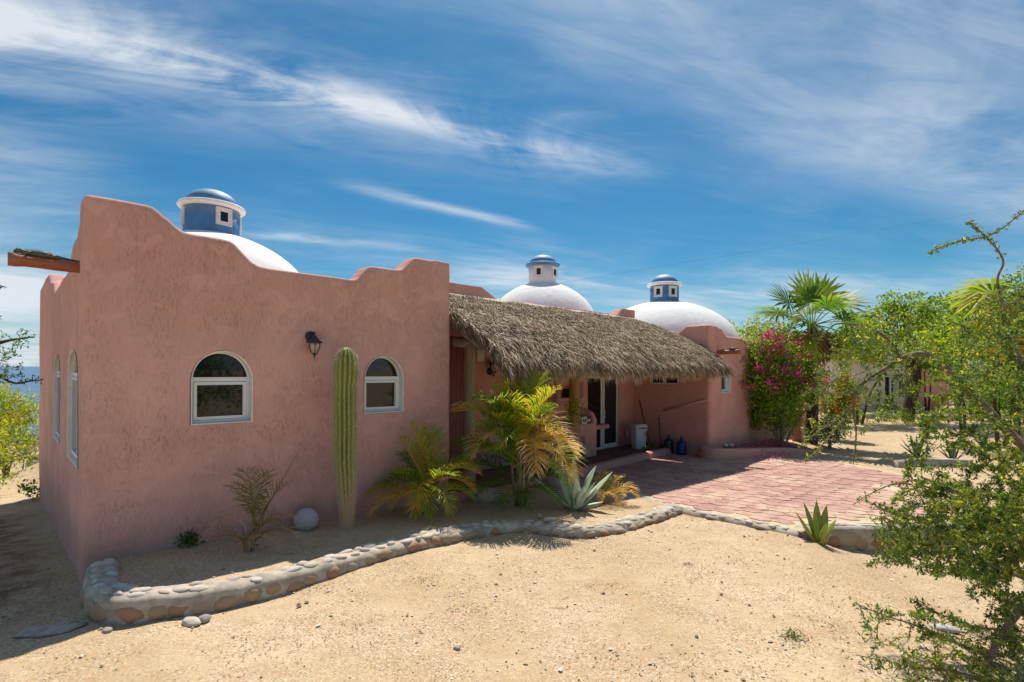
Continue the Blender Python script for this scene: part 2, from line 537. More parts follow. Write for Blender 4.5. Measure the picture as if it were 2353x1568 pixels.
m, nt, bs, oc = newmat('pink_concrete_paver')
oi = nd(nt, 'ShaderNodeObjectInfo')
f1 = nz(nt, oc, 5, 5, 0.6)
f2 = nz(nt, oc, 60, 4, 0.65)
c = mixc(nt, oi.outputs['Random'], (0.40, 0.195, 0.155), (0.55, 0.315, 0.25))
c = mixc(nt, mrange(nt, f1, 0.4, 0.75, 0, 0.5), c, (0.60, 0.44, 0.34))
c = mixc(nt, mrange(nt, f2, 0.55, 0.75, 0, 0.4), c, (0.26, 0.14, 0.12))
geo = nd(nt, 'ShaderNodeNewGeometry').outputs['Position']
d1, d2 = nz(nt, geo, 0.55, 4, 0.6), nz(nt, geo, 6.0, 5, 0.65)
drift = mrange(nt, mth(nt, 'ADD', mth(nt, 'MULTIPLY', d1, 0.75), mth(nt, 'MULTIPLY', d2, 0.35)), 0.555, 0.68, 0, 0.85)   # wind-blown sand lying on the pavers
c = mixc(nt, drift, c, (0.62, 0.44, 0.29))
nt.links.new(c, bs.inputs['Base Color'])
bs.inputs['Roughness'].default_value = 0.85
bump(nt, bs, f2, 0.3, 0.006)
M['paver'] = m
M['joint'] = plain('sandy_joint', (0.62, 0.47, 0.31), 0.95, 0.2, 7, 0.5, 60, spec=0.1)
M['post'] = wood('weathered_log', (0.34, 0.24, 0.15), (0.50, 0.40, 0.28), 5, 2)
M['post_orange'] = wood('oiled_orange_log', (0.42, 0.20, 0.07), (0.52, 0.30, 0.13), 5, 2)
M['beam'] = wood('grey_pole', (0.26, 0.21, 0.16), (0.42, 0.36, 0.29), 6, 0)
M['spout'] = wood('red_stained_log', (0.30, 0.085, 0.035), (0.42, 0.15, 0.065), 6, 0, 0.5)
M['door'] = wood('red_brown_door_wood', (0.18, 0.035, 0.018), (0.26, 0.06, 0.03), 5, 2, 0.5)
M['bark'] = plain('grey_brown_bark', (0.24, 0.185, 0.135), 0.95, 0.4, 30, 0.8, 40, spec=0.1, bdist=0.01)
M['darkbark'] = plain('dark_bark', (0.085, 0.055, 0.038), 0.95, 0.4, 18, 0.8, 30, spec=0.1, bdist=0.02)
M['twig'] = plain('thorny_twig_bark', (0.27, 0.195, 0.14), 0.9, 0.3, 25, 0.4, 60, spec=0.1)
M['iron'] = plain('green_bronze', (0.11, 0.12, 0.085), 0.55, 0.4, 25, 0.7, 60, bdist=0.006)
M['plastic_white'] = plain('white_plastic', (0.72, 0.72, 0.72), 0.35, 0.04, 5, 0)
m, nt, bs, oc = newmat('blue_plastic_jug')
bs.inputs['Base Color'].default_value = (0.02, 0.055, 0.20, 1)
bs.inputs['Roughness'].default_value = 0.12
bs.inputs['Transmission Weight'].default_value = 0.35
M['jug'] = m
m, nt, bs, oc = newmat('teal_plastic_jug')
bs.inputs['Base Color'].default_value = (0.035, 0.075, 0.10, 1)
bs.inputs['Roughness'].default_value = 0.12
bs.inputs['Transmission Weight'].default_value = 0.35
M['jug2'] = m
m, nt, bs, oc = newmat('clear_lamp_glass')
bs.inputs['Base Color'].default_value = (0.62, 0.55, 0.42, 1)
bs.inputs['Roughness'].default_value = 0.25
bs.inputs['Transmission Weight'].default_value = 0.4
M['lampglass'] = m
m, nt, bs, oc = newmat('sea_water')
bs.inputs['Base Color'].default_value = (0.035, 0.10, 0.17, 1)
bs.inputs['Roughness'].default_value = 0.35
w1 = nz(nt, oc, 0.02, 6, 0.65, (0.4, 3, 1))
bump(nt, bs, w1, 0.6, 3.0)
c = mixc(nt, mrange(nt, w1, 0.35, 0.65), (0.035, 0.10, 0.18), (0.07, 0.16, 0.25))
nt.links.new(c, bs.inputs['Base Color'])
M['sea'] = m

M['thatch'] = leafmat('palm_thatch', [(0, (0.050, 0.030, 0.015)), (0.35, (0.165, 0.105, 0.053)), (0.6, (0.42, 0.285, 0.16)), (0.8, (0.74, 0.57, 0.36)), (1, (0.90, 0.78, 0.57))], 0.12, 1.0, 0.8, (1, 1, 1))
M['thatch_core'] = plain('thatch_packed', (0.13, 0.10, 0.075), 0.95, 0.4, 30, 0.8, 60, spec=0.05, bdist=0.03)
M['areca'] = leafmat('areca_frond', [(0, (0.045, 0.115, 0.012)), (0.35, (0.12, 0.25, 0.02)), (0.62, (0.34, 0.40, 0.03)), (0.78, (0.58, 0.37, 0.05)), (0.9, (0.60, 0.34, 0.15)), (1, (0.66, 0.52, 0.38))], 0.5, 1.4)
M['areca_dry'] = leafmat('scorched_frond', [(0, (0.05, 0.10, 0.018)), (0.4, (0.15, 0.19, 0.03)), (0.65, (0.32, 0.24, 0.05)), (0.82, (0.40, 0.19, 0.07)), (1, (0.60, 0.45, 0.32))], 0.4, 1.2)
M['fan'] = leafmat('fan_palm_leaf', [(0, (0.05, 0.12, 0.02)), (0.5, (0.13, 0.24, 0.03)), (0.8, (0.30, 0.33, 0.04)), (1, (0.46, 0.30, 0.13))], 0.5, 1.4)
M['deadfan'] = leafmat('dead_palm_leaf', [(0, (0.12, 0.065, 0.03)), (0.5, (0.26, 0.15, 0.07)), (1, (0.40, 0.28, 0.17))], 0.25, 1.0)
M['mesq'] = leafmat('thorn_bush_leaf', [(0, (0.045, 0.09, 0.024)), (0.5, (0.12, 0.195, 0.042)), (0.86, (0.27, 0.33, 0.06)), (1, (0.50, 0.48, 0.05))], 0.48, 1.4)
M['tree'] = leafmat('yellow_green_leaf', [(0, (0.06, 0.14, 0.018)), (0.5, (0.19, 0.30, 0.025)), (0.85, (0.38, 0.42, 0.035)), (1, (0.58, 0.50, 0.04))], 0.48, 1.4)
M['shrub'] = leafmat('glossy_green_leaf', [(0, (0.04, 0.10, 0.012)), (0.5, (0.10, 0.21, 0.02)), (1, (0.28, 0.40, 0.035))], 0.45, 1.4)
M['olive'] = leafmat('grey_green_leaf', [(0, (0.07, 0.10, 0.035)), (0.6, (0.17, 0.21, 0.07)), (1, (0.32, 0.33, 0.11))], 0.42, 1.25)
M['pink'] = leafmat('magenta_bract', [(0, (0.55, 0.02, 0.17)), (0.6, (0.76, 0.05, 0.30)), (1, (0.85, 0.16, 0.42))], 0.45, 1.3, 0.6, (1.2, 1.2, 1.2))
M['yellowfl'] = leafmat('yellow_flower', [(0, (0.70, 0.42, 0.02)), (1, (0.80, 0.62, 0.05))], 0.4, 1.1, 0.6, (1, 1, 1))
M['orangefl'] = leafmat('orange_flower', [(0, (0.72, 0.12, 0.015)), (1, (0.78, 0.34, 0.03))], 0.4, 1.1, 0.6, (1, 1, 1))
M['whitefl'] = leafmat('cream_flower', [(0, (0.62, 0.58, 0.36)), (1, (0.78, 0.76, 0.62))], 0.4, 1.0, 0.6, (1, 1, 1))
M['litter'] = leafmat('dry_litter', [(0, (0.14, 0.08, 0.04)), (0.6, (0.30, 0.18, 0.08)), (1, (0.45, 0.33, 0.2))], 0.1, 1.0)


def succulent(name, c1, c2, edge):
    m, nt, bs, oc = newmat(name)
    f = nz(nt, oc, 7, 5, 0.6)
    bands = nz(nt, oc, 30, 3, 0.5, (0.4, 0.4, 1.6))
    c = mixc(nt, mrange(nt, f, 0.3, 0.7), c1, c2)
    c = mixc(nt, mrange(nt, bands, 0.55, 0.7, 0, 0.35), c, edge)
    nt.links.new(c, bs.inputs['Base Color'])
    bs.inputs['Roughness'].default_value = 0.5
    bump(nt, bs, bands, 0.15, 0.004)
    return m


M['agave'] = succulent('agave_skin', (0.38, 0.48, 0.33), (0.50, 0.58, 0.42), (0.56, 0.60, 0.40))
M['aloe'] = succulent('aloe_skin', (0.25, 0.32, 0.05), (0.40, 0.43, 0.07), (0.46, 0.44, 0.10))
M['agave_dark'] = succulent('dark_agave_skin', (0.05, 0.09, 0.06), (0.09, 0.13, 0.08), (0.12, 0.15, 0.1))
m, nt, bs, oc = newmat('cactus_skin')
zz = nd(nt, 'ShaderNodeSeparateXYZ', {0: oc}).outputs[2]
f = nz(nt, oc, 5, 5, 0.65, (1, 1, 0.5))
f2 = nz(nt, oc, 40, 4, 0.65)
g = mixc(nt, mrange(nt, f, 0.3, 0.7), (0.19, 0.25, 0.025), (0.30, 0.34, 0.045))
low = mrange(nt, mth(nt, 'SUBTRACT', zz, f), -0.15, 0.45, 1, 0)
c = mixc(nt, low, g, (0.50, 0.32, 0.16))
at_ = nd(nt, 'ShaderNodeAttribute', attribute_name='rnd')
c = mixc(nt, mth(nt, 'MULTIPLY', mrange(nt, at_.outputs['Fac'], 0.0, 1.0), 0.55), c, (0.50, 0.40, 0.24))
c = mixc(nt, mrange(nt, f2, 0.56, 0.70, 0, 0.5), c, (0.13, 0.10, 0.05))
sc_ = nz(nt, oc, 9, 5, 0.7, (1, 1, .7))
c = mixc(nt, mrange(nt, sc_, 0.64, 0.70, 0, 0.8), c, (0.36, 0.27, 0.16))
nt.links.new(c, bs.inputs['Base Color'])
bs.inputs['Roughness'].default_value = 0.6
bump(nt, bs, f2, 0.4, 0.006)
M['cactus'] = m
M['spine'] = plain('cactus_spine', (0.60, 0.52, 0.40), 0.8, 0.2, 30, 0)
# ================================================================== ground
def top_z(s):  # height of the planter wall's top along its length (0..1)
    return interp([(0, 0.29), (0.12, 0.29), (0.35, 0.24), (0.55, 0.20), (0.75, 0.13), (1, 0.10)], s)


WALL_PX = [(237, 1290, .27), (235, 1322, .26), (248, 1348, .255), (300, 1361, .25), (380, 1355, .235), (450, 1348, .22), (530, 1336, .205), (610, 1320, .195), (690, 1301, .185),
           (770, 1280, .17), (850, 1259, .155), (930, 1239, .145), (1010, 1221, .135), (1080, 1209, .128), (1150, 1202, .122), (1220, 1202, .12),
           (1290, 1208, .118), (1350, 1210, .116), (1410, 1204, .114), (1460, 1190, .112), (1505, 1175, .11), (1550, 1160, .10)]
WALL = [P(x, y, z) for x, y, z in WALL_PX]
EDGE_PX = [(1440, 1132), (1490, 1145), (1550, 1162), (1620, 1178), (1700, 1194), (1770, 1207), (1838, 1219)]
EDGE = [P(x, y, 0.07) for x, y in EDGE_PX]
STEP_PX = [(1838, 1219), (1852, 1209), (1900, 1206), (1960, 1206), (2030, 1206), (2110, 1207), (2180, 1200), (2230, 1180)]
STEP = [P(x, y, 0.07) for x, y in STEP_PX]
PATIO_PX = [(1446, 1133), (1490, 1143), (1550, 1160), (1620, 1175), (1700, 1191), (1770, 1204), (1836, 1216), (1856, 1205), (1900, 1202), (1960, 1202), (2030, 1202), (2110, 1203),
            (2170, 1180), (2170, 1130), (2110, 1098), (2050, 1084), (1960, 1068), (1880, 1056), (1800, 1048), (1700, 1049), (1600, 1043), (1545, 1031), (1480, 1047), (1400, 1068), (1330, 1090)]
PATIO = [P(x, y, 0.05).xy for x, y in PATIO_PX]
BED = [p.xy for p in WALL] + [EDGE[0].xy, P(1320, 1095, .1).xy, L(6.4, 0.1).xy, L(5.3, 0.2).xy, L(0.5, 0.3).xy]


def inside(poly, x, y):
    c = False
    j = len(poly) - 1
    for i in range(len(poly)):
        xi, yi = poly[i]
        xj, yj = poly[j]
        if (yi > y) != (yj > y) and x < (xj - xi) * (y - yi) / (yj - yi) + xi:
            c = not c
        j = i
    return c


def bed_level(x, y):
    u, v = toL((x, y, 0))
    return interp([(0, .205), (1.5, .165), (3, .13), (5, .105), (8, .08), (10, .06)], u)


def ground_z(x, y, detail=True):
    u, v = toL((x, y, 0))
    z = 0.0
    if v > -1:
        z -= 0.075 * max(0.0, v + 0.6) * ss(1.6, 0.2, u) * ss(40, 14, v)          # side yard falls away from the corner
    t = max(0.0, -x * 0.75 + y * 0.35 - 19.0)
    z -= 0.16 * t if t < 300 else 48
    z -= 0.28 * ss(3.9, 5.3, x) * ss(8.7, 8.1, y + 0.0)
    if 2 < x < 40 and y > 14:
        z += 0.0
    if detail and abs(x) < 40 and -5 < y < 60:
        z += 0.030 * noise.noise((x * 0.8, y * 0.8, 3.1)) + 0.020 * noise.noise((x * 2.3, y * 2.3, 8.0)) + 0.011 * noise.noise((x * 5.5, y * 5.5, 1.0))
    if inside(BED, x, y):
        z = max(z, bed_level(x, y)) + 0.012 * noise.noise((x * 3, y * 3, 5.0)) + 0.006 * noise.noise((x * 8, y * 8, 2.0))
    elif inside(PATIO, x, y):
        z = min(z, 0.0) - 0.02
    return z


def axis(lo, hi, step, far_lo, far_hi):
    a = [lo + step * i for i in range(int((hi - lo) / step) + 1)]
    s, x = step, lo
    pre = []
    while x > far_lo:
        s *= 1.22
        x -= s
        pre.append(x)
    s, x = step, a[-1]
    post = []
    while x < far_hi:
        s *= 1.22
        x += s
        post.append(x)
    return pre[::-1] + a + post


xs = axis(-8, 10, 0.085, -900, 4000)
ys = axis(2.4, 15.5, 0.085, -300, 5000)
mb = MB()
nx = len(xs)
for y in ys:
    for x in xs:
        mb.v.append((x, y, ground_z(x, y)))
for j in range(len(ys) - 1):
    for i in range(nx - 1):
        mb.f.append((j * nx + i, j * nx + i + 1, (j + 1) * nx + i + 1, (j + 1) * nx + i))
mb.r = [0.5] * len(mb.f)
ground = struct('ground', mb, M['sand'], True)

mb = MB()
mb.add([(-40000, -2000, -14), (3000, -2000, -14), (3000, 60000, -14), (-40000, 60000, -14)], [(0, 1, 2, 3)], 0.5)
sea = struct('sea', mb, M['sea'])



def PB(px, py):
    """place on the planting bed or yard under a picture point"""
    z = 0.1
    for _ in range(4):
        p = P(px, py, z)
        z = ground_z(p.x, p.y)
    p.z = z
    return p


# ================================================================== house
house = thing('house', 'pink adobe house with white domes, blue lanterns and a thatched porch', 'house', HO, HA)


def prism(bm, poly, axis, b0, b1):
    """poly of (a, z); axis 'u': a runs along u and b along v; axis 'v': the other way round"""
    def pt(a, z, b):
        return (a, b, z) if axis == 'u' else (b, a, z)
    lo = [bm.verts.new(pt(a, z, b0)) for a, z in poly]
    hi = [bm.verts.new(pt(a, z, b1)) for a, z in poly]
    n = len(poly)
    bm.faces.new(lo)
    bm.faces.new(hi[::-1])
    for i in range(n):
        j = (i + 1) % n
        bm.faces.new((lo[j], lo[i], hi[i], hi[j]))


def solid(bm, a, b):
    prism(bm, [(a[0], a[2]), (b[0], a[2]), (b[0], b[2]), (a[0], b[2])], 'u', a[1], b[1])


def adobe(name, fill, voxel, mat, parent, smooth=8, cut=None, wob=0.012, label=None):
    """hand-plastered masonry: the rough solid is fused, softened, made slightly uneven, then openings are cut"""
    bm = bmesh.new()
    fill(bm)
    bmesh.ops.recalc_face_normals(bm, faces=bm.faces)
    me = bpy.data.meshes.new('rough')
    bm.to_mesh(me)
    bm.free()
    o = bpy.data.objects.new('rough', me)
    COL.objects.link(o)
    md = o.modifiers.new('r', 'REMESH')
    md.mode = 'VOXEL'
    md.voxel_size = voxel
    md = o.modifiers.new('s', 'SMOOTH')
    md.factor = 0.5
    md.iterations = smooth
    dg = bpy.context.evaluated_depsgraph_get()
    m2 = bpy.data.meshes.new_from_object(o.evaluated_get(dg))
    bpy.data.objects.remove(o)
    n_ = len(m2.vertices)
    co, no = [0.0] * (3 * n_), [0.0] * (3 * n_)
    m2.vertices.foreach_get('co', co)
    m2.vertices.foreach_get('normal', no)
    for i in range(0, 3 * n_, 3):
        p = Vector(co[i:i + 3])
        k = wob * (noise.noise(p * 1.1) * 1.3 + 0.5 * noise.noise(p * 3.3))
        co[i], co[i + 1], co[i + 2] = p.x + no[i] * k, p.y + no[i + 1] * k, p.z + no[i + 2] * k
    m2.vertices.foreach_set('co', co)
    m2.update()
    if cut:
        o = bpy.data.objects.new('rough', m2)
        COL.objects.link(o)
        bm = bmesh.new()
        cut(bm)
        bmesh.ops.recalc_face_normals(bm, faces=bm.faces)
        cm = bpy.data.meshes.new('cut')
        bm.to_mesh(cm)
        bm.free()
        co = bpy.data.objects.new('cut', cm)
        COL.objects.link(co)
        md = o.modifiers.new('b', 'BOOLEAN')
        md.object = co
        md.operation = 'DIFFERENCE'
        md.solver = 'EXACT'
        dg = bpy.context.evaluated_depsgraph_get()
        m3 = bpy.data.meshes.new_from_object(o.evaluated_get(dg))
        bpy.data.objects.remove(o)
        bpy.data.objects.remove(co)
        m2 = m3
    m2.polygons.foreach_set('use_smooth', [True] * len(m2.polygons))
    m2.name = name
    m2.materials.clear()
    return link(name, m2, mat, parent, None, label)


def arch(a0, a1, z0, zs, zt, n=20):
    """outline of an arched opening, sill z0, spring zs, crown zt"""
    c, r = (a0 + a1) / 2, (a1 - a0) / 2
    pts = [(a0, z0), (a1, z0)]
    for i in range(n + 1):
        w = math.pi * i / n
        pts.append((c + r * math.cos(w), zs + (zt - zs) * math.sin(w)))
    return pts


WIN1, WIN2 = (1.048, 1.78, 1.675, 2.235, 2.62), (3.42, 4.14, 1.69, 2.235, 2.61)
SIDE1, SIDE2 = (0.78, 2.08, 1.16, 2.28, 2.62), (3.45, 4.80, 1.17, 2.28, 2.61)
T_FRONT = [(0, 4.34), (.64, 4.34), (.96, 4.08), (1.52, 4.07), (1.83, 3.79), (3.29, 3.78), (3.51, 4.04), (4.12, 4.05), (4.36, 4.30), (5.13, 4.34)]
T_LEFT = [(0.1, 4.34), (.8, 4.33), (1.15, 4.07), (1.75, 4.07), (2.1, 3.79), (5.3, 3.77), (5.7, 4.02), (6.3, 4.06), (6.7, 4.28), (9.65, 4.30)]


def prof(T, z0):
    return [(T[0][0], z0), (T[-1][0], z0)] + [p for p in reversed(T)]


def fill_left(bm):
    solid(bm, (0.04, 0.05, -1.3), (5.08, 9.62, 3.42))
    prism(bm, prof(T_FRONT, -0.8), 'u', 0.0, 0.40)
    prism(bm, prof(T_LEFT, -1.3), 'v', 0.03, 0.42)
    prism(bm, prof([(0.1, 4.32), (.9, 4.33), (1.2, 4.06), (1.8, 4.06), (2.1, 3.79), (9.5, 3.79)], -0.5), 'v', 4.72, 5.12)
    prism(bm, prof([(0.1, 4.3), (.9, 4.3), (1.3, 3.8), (3.9, 3.8), (4.3, 4.3), (5.05, 4.3)], -0.8), 'u', 9.25, 9.64)
    prism(bm, [(2.62, -.9), (3.05, -.9), (2.98, 3.6), (2.70, 3.6)], 'v', 0.020, 0.3)                  # shallow buttress between the side windows


def cut_left(bm):
    prism(bm, arch(*WIN1), 'u', -0.3, 0.22)
    prism(bm, arch(*WIN2), 'u', -0.3, 0.22)
    prism(bm, arch(*SIDE1), 'v', -0.3, 0.30)
    prism(bm, arch(*SIDE2), 'v', -0.3, 0.30)


adobe('wall', fill_left, 0.036, M['stucco'], house, 22, cut_left, label='front wing wall with stepped parapet and two arched windows')


def window(axis, W, face, depth, sgn, kind, parent):
    """arched casement in an opening: face = wall plane, sgn = which way is out, depth of the glass behind the face"""
    a0, a1, z0, zs, zt = W

    def T(a, b, z):
        bb = face + sgn * b
        return (a, bb, z) if axis == 'u' else (bb, a, z)
    rev = MB()
    o_ = arch(a0 + .001, a1 - .001, z0 + .001, zs, zt - .001)
    e = 0.016
    i_ = arch(a0 + e, a1 - e, z0 + e, zs, zt - e)
    n = len(o_)
    f0, f1 = 0.010, -(depth + 0.06)
    vs = [T(a, f0, z) for a, z in o_] + [T(a, f0 - 0.004, z) for a, z in i_] + [T(a, f1, z) for a, z in i_]
    fs = []
    for i in range(n):
        j = (i + 1) % n
        fs += [(i, j, n + j, n + i), (n + i, n + j, 2 * n + j, 2 * n + i)]
    rev.add(vs, fs, .5)
    win = MB()
    b0, b1 = -(depth + .03), -depth + .02

    def bar(a0, a1, z0, z1, q0=b0, q1=b1):
        p, q = T(a0, q0, z0), T(a1, q1, z1)
        win.box([min(x, y) for x, y in zip(p, q)], [max(x, y) for x, y in zip(p, q)], .5)
    A0, A1, Z0 = a0 + e + .002, a1 - e - .002, z0 + e + .002
    fw = .038
    zb = zs + .012
    bar(A0, A1, zb - .028, zb + .028)                                 # transom
    bar(A0, A0 + .03, Z0, zb - .03)
    bar(A1 - .03, A1, Z0, zb - .03)
    bar(A0 + .031, A1 - .031, Z0, Z0 + .03)
    # the sash, a little proud of the fixed frame
    sA0, sA1, sZ0, sZ1 = A0 + .035, A1 - .035, Z0 + .035, zb - .034
    for (p, q, r_, s) in ((sA0, sA1, sZ0, sZ0 + fw), (sA0, sA1, sZ1 - fw, sZ1), (sA0, sA0 + fw, sZ0 + fw + .001, sZ1 - fw - .001), (sA1 - fw, sA1, sZ0 + fw + .001, sZ1 - fw - .001)):
        bar(p, q, r_, s, b0 - .004, b1 + .012)
    if kind == 'wide':
        c = (A0 + A1) / 2
        bar(c - .02, c + .02, sZ0 + fw + .002, sZ1 - fw - .002, b0 - .002, b1 + .004)
    # thin arched bead round the fanlight
    oo, ii = arch(a0 + e, a1 - e, zs, zs, zt - e)[2:], arch(a0 + e + .018, a1 - e - .018, zs, zs, zt - e - .018)[2:]
    m = len(oo)
    vs = [T(a, b1 - .01, z) for a, z in oo] + [T(a, b1 - .01, z) for a, z in ii] + [T(a, b0, z) for a, z in ii]
    fs = []
    for i in range(m - 1):
        fs += [(i, i + 1, m + i + 1, m + i), (m + i, m + i + 1, 2 * m + i + 1, 2 * m + i)]
    win.add(vs, fs, .5)
    w = win.build('window', M['frame'], parent)
    g = MB()
    pts = arch(a0 + e, a1 - e, z0 + e, zs, zt - e)
    g.add([T(a, b0 + .012, z) for a, z in pts], [tuple(range(len(pts)))], .5)
    g.build('pane', M['glass'], w)
    rev.build('reveal', M['reveal'], w)
    return w


window('u', WIN1, 0.0, 0.125, -1, 'single', house)
window('u', WIN2, 0.0, 0.125, -1, 'single', house)
window('v', SIDE1, 0.03, 0.062, -1, 'wide', house)
window('v', SIDE2, 0.03, 0.062, -1, 'wide', house)


# ---- main body behind the porch
BW = 1.35


def fill_main(bm):
    solid(bm, (5.0, BW + .05, -0.3), (13.3, 8.2, 3.6))
    T = [(5.05, 4.25), (7.05, 4.25), (7.5, 4.04), (12.35, 4.06), (12.6, 4.25), (13.28, 4.25)]
    prism(bm, prof(T, -0.3), 'u', BW, BW + .36)
    solid(bm, (5.0, 7.9, 3.0), (13.3, 8.2, 4.05))
    # chimney hood and niche over the barbecue
    prism(bm, [(9.15, 1.60), (10.3, 1.60), (10.3, 2.26), (9.15, 2.26)], 'u', BW - .42, BW + .1)


DOOR = (10.92, 12.42, 0.16, 2.24, 2.62)


def cut_main(bm):
    prism(bm, arch(*DOOR), 'u', BW - .2, BW + .2)
    prism(bm, [(9.27, 1.70), (10.18, 1.70), (10.18, 2.16), (9.27, 2.16)], 'u', BW - .6, BW - .08)
    prism(bm, [(5.6, 0.0), (6.64, 0.0), (6.64, 3.12), (5.6, 3.12)], 'u', BW - .2, BW + .16)


adobe('wall', fill_main, 0.05, M['stucco_far'], house, 5, cut_main, label='porch back wall with a sliding door and a niche')

# ---- right wing
RU = 13.2
RV = -1.08
WIN3 = (13.88, 14.49, 1.78, 2.30, 2.60)
WIN4 = (-0.15, 0.77, 2.0, 2.50, 2.52)


def fill_right(bm):
    solid(bm, (RU + .02, RV + .05, -0.3), (19.0, 6.0, 3.1))
    T = [(RV + .05, 3.68), (-.36, 3.68), (-.05, 3.43), (.25, 3.36), (6.0, 3.36)]
    prism(bm, prof(T, -0.3), 'v', RU, RU + .40)
    T = [(RU + .03, 3.68), (13.9, 3.64), (14.25, 3.42), (16.6, 3.38), (18.0, 3.38), (18.3, 3.66), (19.0, 3.68)]
    prism(bm, prof(T, -0.3), 'u', RV, RV + .40)
    prism(bm, prof([(RV + .05, 3.66), (-.3, 3.66), (0.1, 3.36), (6.0, 3.36)], -0.3), 'v', 18.6, 19.0)


def cut_right(bm):
    prism(bm, arch(*WIN3), 'u', RV - .3, RV + .22)
    prism(bm, [(WIN4[0], WIN4[2]), (WIN4[1], WIN4[2]), (WIN4[1], WIN4[4] + .1), (WIN4[0], WIN4[4] + .1)], 'v', RU - .3, RU + .12)


adobe('wall', fill_right, 0.05, M['stucco_far'], house, 7, cut_right, label='far wing wall in the shade of the thatch')
window('u', WIN3, RV, 0.12, -1, 'single', house)
# sliding window in the far wing's side wall
w = MB()
for a, b in (((RU + .02, -.15, 2.0), (RU + .08, .77, 2.05)), ((RU + .02, -.15, 2.05), (RU + .08, -.10, 2.6)), ((RU + .02, .72, 2.05), (RU + .08, .77, 2.6)),
             ((RU + .01, .27, 2.05), (RU + .07, .36, 2.6)), ((RU + .02, -.10, 2.55), (RU + .08, .27, 2.6)), ((RU + .02, .36, 2.55), (RU + .08, .72, 2.6))):
    w.box(a, b, .5)
w = w.build('window', M['reveal'], house)
g = MB()
g.box((RU + .06, -.14, 2.04), (RU + .075, .76, 2.61), .5)
g.build('pane', M['glass'], w)


# ---- domes with lanterns
def dome(u, v, R_, zc, ztop, zrim, zcap, drum, body_blue, rim_blue, wins, parent, base_z, rr=0.52, label=None):
    mb = MB()
    h = ztop - zc
    pr = []
    for i in range(26):
        w = math.pi / 2 * i / 25
        pr.append((R_ * math.cos(w), h * math.sin(w)))
    pr = [(R_, base_z - zc)] + pr[:-1] + [(0.02, h)]
    mb.lathe(pr, 72, (u, v, zc), .5)
    me = mb.mesh('dome', True)
    for vv in me.vertices:
        p = vv.co
        k = 1 + 0.010 * noise.noise(Vector(p) * 1.3) + 0.004 * noise.noise(Vector(p) * 4)
        p.x, p.y = u + (p.x - u) * k, v + (p.y - v) * k
    d = link('dome', me, M['white'], parent, None, label)
    dm = MB()
    dm.lathe([(rr, -0.35), (rr, zrim - ztop + .02)], 48, (u, v, ztop), .5)
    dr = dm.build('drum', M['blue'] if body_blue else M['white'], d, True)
    rm = MB()
    r2 = rr + .105
    rm.lathe([(rr - .02, 0), (rr + .07, .0), (r2, .03), (r2 + .006, .06), (r2 - .02, .092), (rr + .04, .105), (rr - .02, .11)], 56, (u, v, zrim), .5)
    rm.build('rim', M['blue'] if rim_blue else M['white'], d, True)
    cp = MB()
    hc = zcap - zrim - .10
    cp.lathe([(rr - .03, -.03)] + [((rr - .03) * math.cos(math.pi / 2 * i / 14), hc * math.sin(math.pi / 2 * i / 14)) for i in range(14)] + [(0.01, hc)], 48, (u, v, zrim + .105), .5)
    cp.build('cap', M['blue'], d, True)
    zm, hw, hh = (ztop + zrim) / 2 + .03, .155, min(.19, (zrim - ztop) * .37)
    for az in wins:
        ca, sa = math.cos(az), math.sin(az)

        def T(a, b, z):
            return (u + ca * b - sa * a, v + sa * b + ca * a, zm + z)

        def bars(q, b0, b1, wv, mbx):
            x0, x1, z0, z1 = q
            for (p0, p1, y0, y1) in ((x0, x1, z0, z0 + wv), (x0, x1, z1 - wv, z1), (x0, x0 + wv, z0 + wv, z1 - wv), (x1 - wv, x1, z0 + wv, z1 - wv)):
                vs = [T(a, b, z) for b in (b0, b1) for (a, z) in ((p0, y0), (p1, y0), (p1, y1), (p0, y1))]
                mbx.add(vs, [(3, 2, 1, 0), (4, 5, 6, 7), (0, 1, 5, 4), (1, 2, 6, 5), (2, 3, 7, 6), (3, 0, 4, 7)], .5)
        f = MB()
        bars((-hw, hw, -hh, hh), rr - .05, rr + .022, .028, f)
        bars((-hw + .03, hw - .03, -hh + .03, hh - .03), rr - .05, rr + .012, .05, f)
        f.build('window_frame', M['reveal'], d)
        g = MB()
        b = rr + .006
        g.add([T(-hw + .07, b, -hh + .07), T(hw - .07, b, -hh + .07), T(hw - .07, b, hh - .07), T(-hw + .07, b, hh - .07)], [(0, 1, 2, 3)], .5)
        g.build('window_pane', M['glass'], d)
    return d


def az_cam(u, v, off):
    """azimuth in house axes of the direction from (u,v) to the camera, turned by off"""
    cu, cv = toL((0, 0, 0))
    return math.atan2(cv - v, cu - u) + off


DU1 = (2.5, 4.75)
dome(DU1[0], DU1[1], 2.15, 3.35, 5.20, 5.68, 6.10, 0, True, False, [az_cam(*DU1, .42), az_cam(*DU1, -1.5), az_cam(*DU1, 2.0), az_cam(*DU1, 3.55)], house, 3.0, 0.52, 'near dome with a blue lantern and white rim')
DU2 = (12.95, 4.9)
dome(DU2[0], DU2[1], 1.95, 3.70, 5.47, 6.02, 6.43, 0, False, True, [az_cam(*DU2, -.28), az_cam(*DU2, .98), az_cam(*DU2, 2.5), az_cam(*DU2, 4.0)], house, 3.4, 0.50, 'middle dome with a white lantern and blue rim')
DU3 = (16.35, 2.1)
dome(DU3[0], DU3[1], 2.60, 3.05, 4.88, 5.42, 5.84, 0, True, False, [az_cam(*DU3, -.42), az_cam(*DU3, .62), az_cam(*DU3, 2.4), az_cam(*DU3, 3.9)], house, 2.7, 0.50, 'far dome with a blue lantern and white rim')


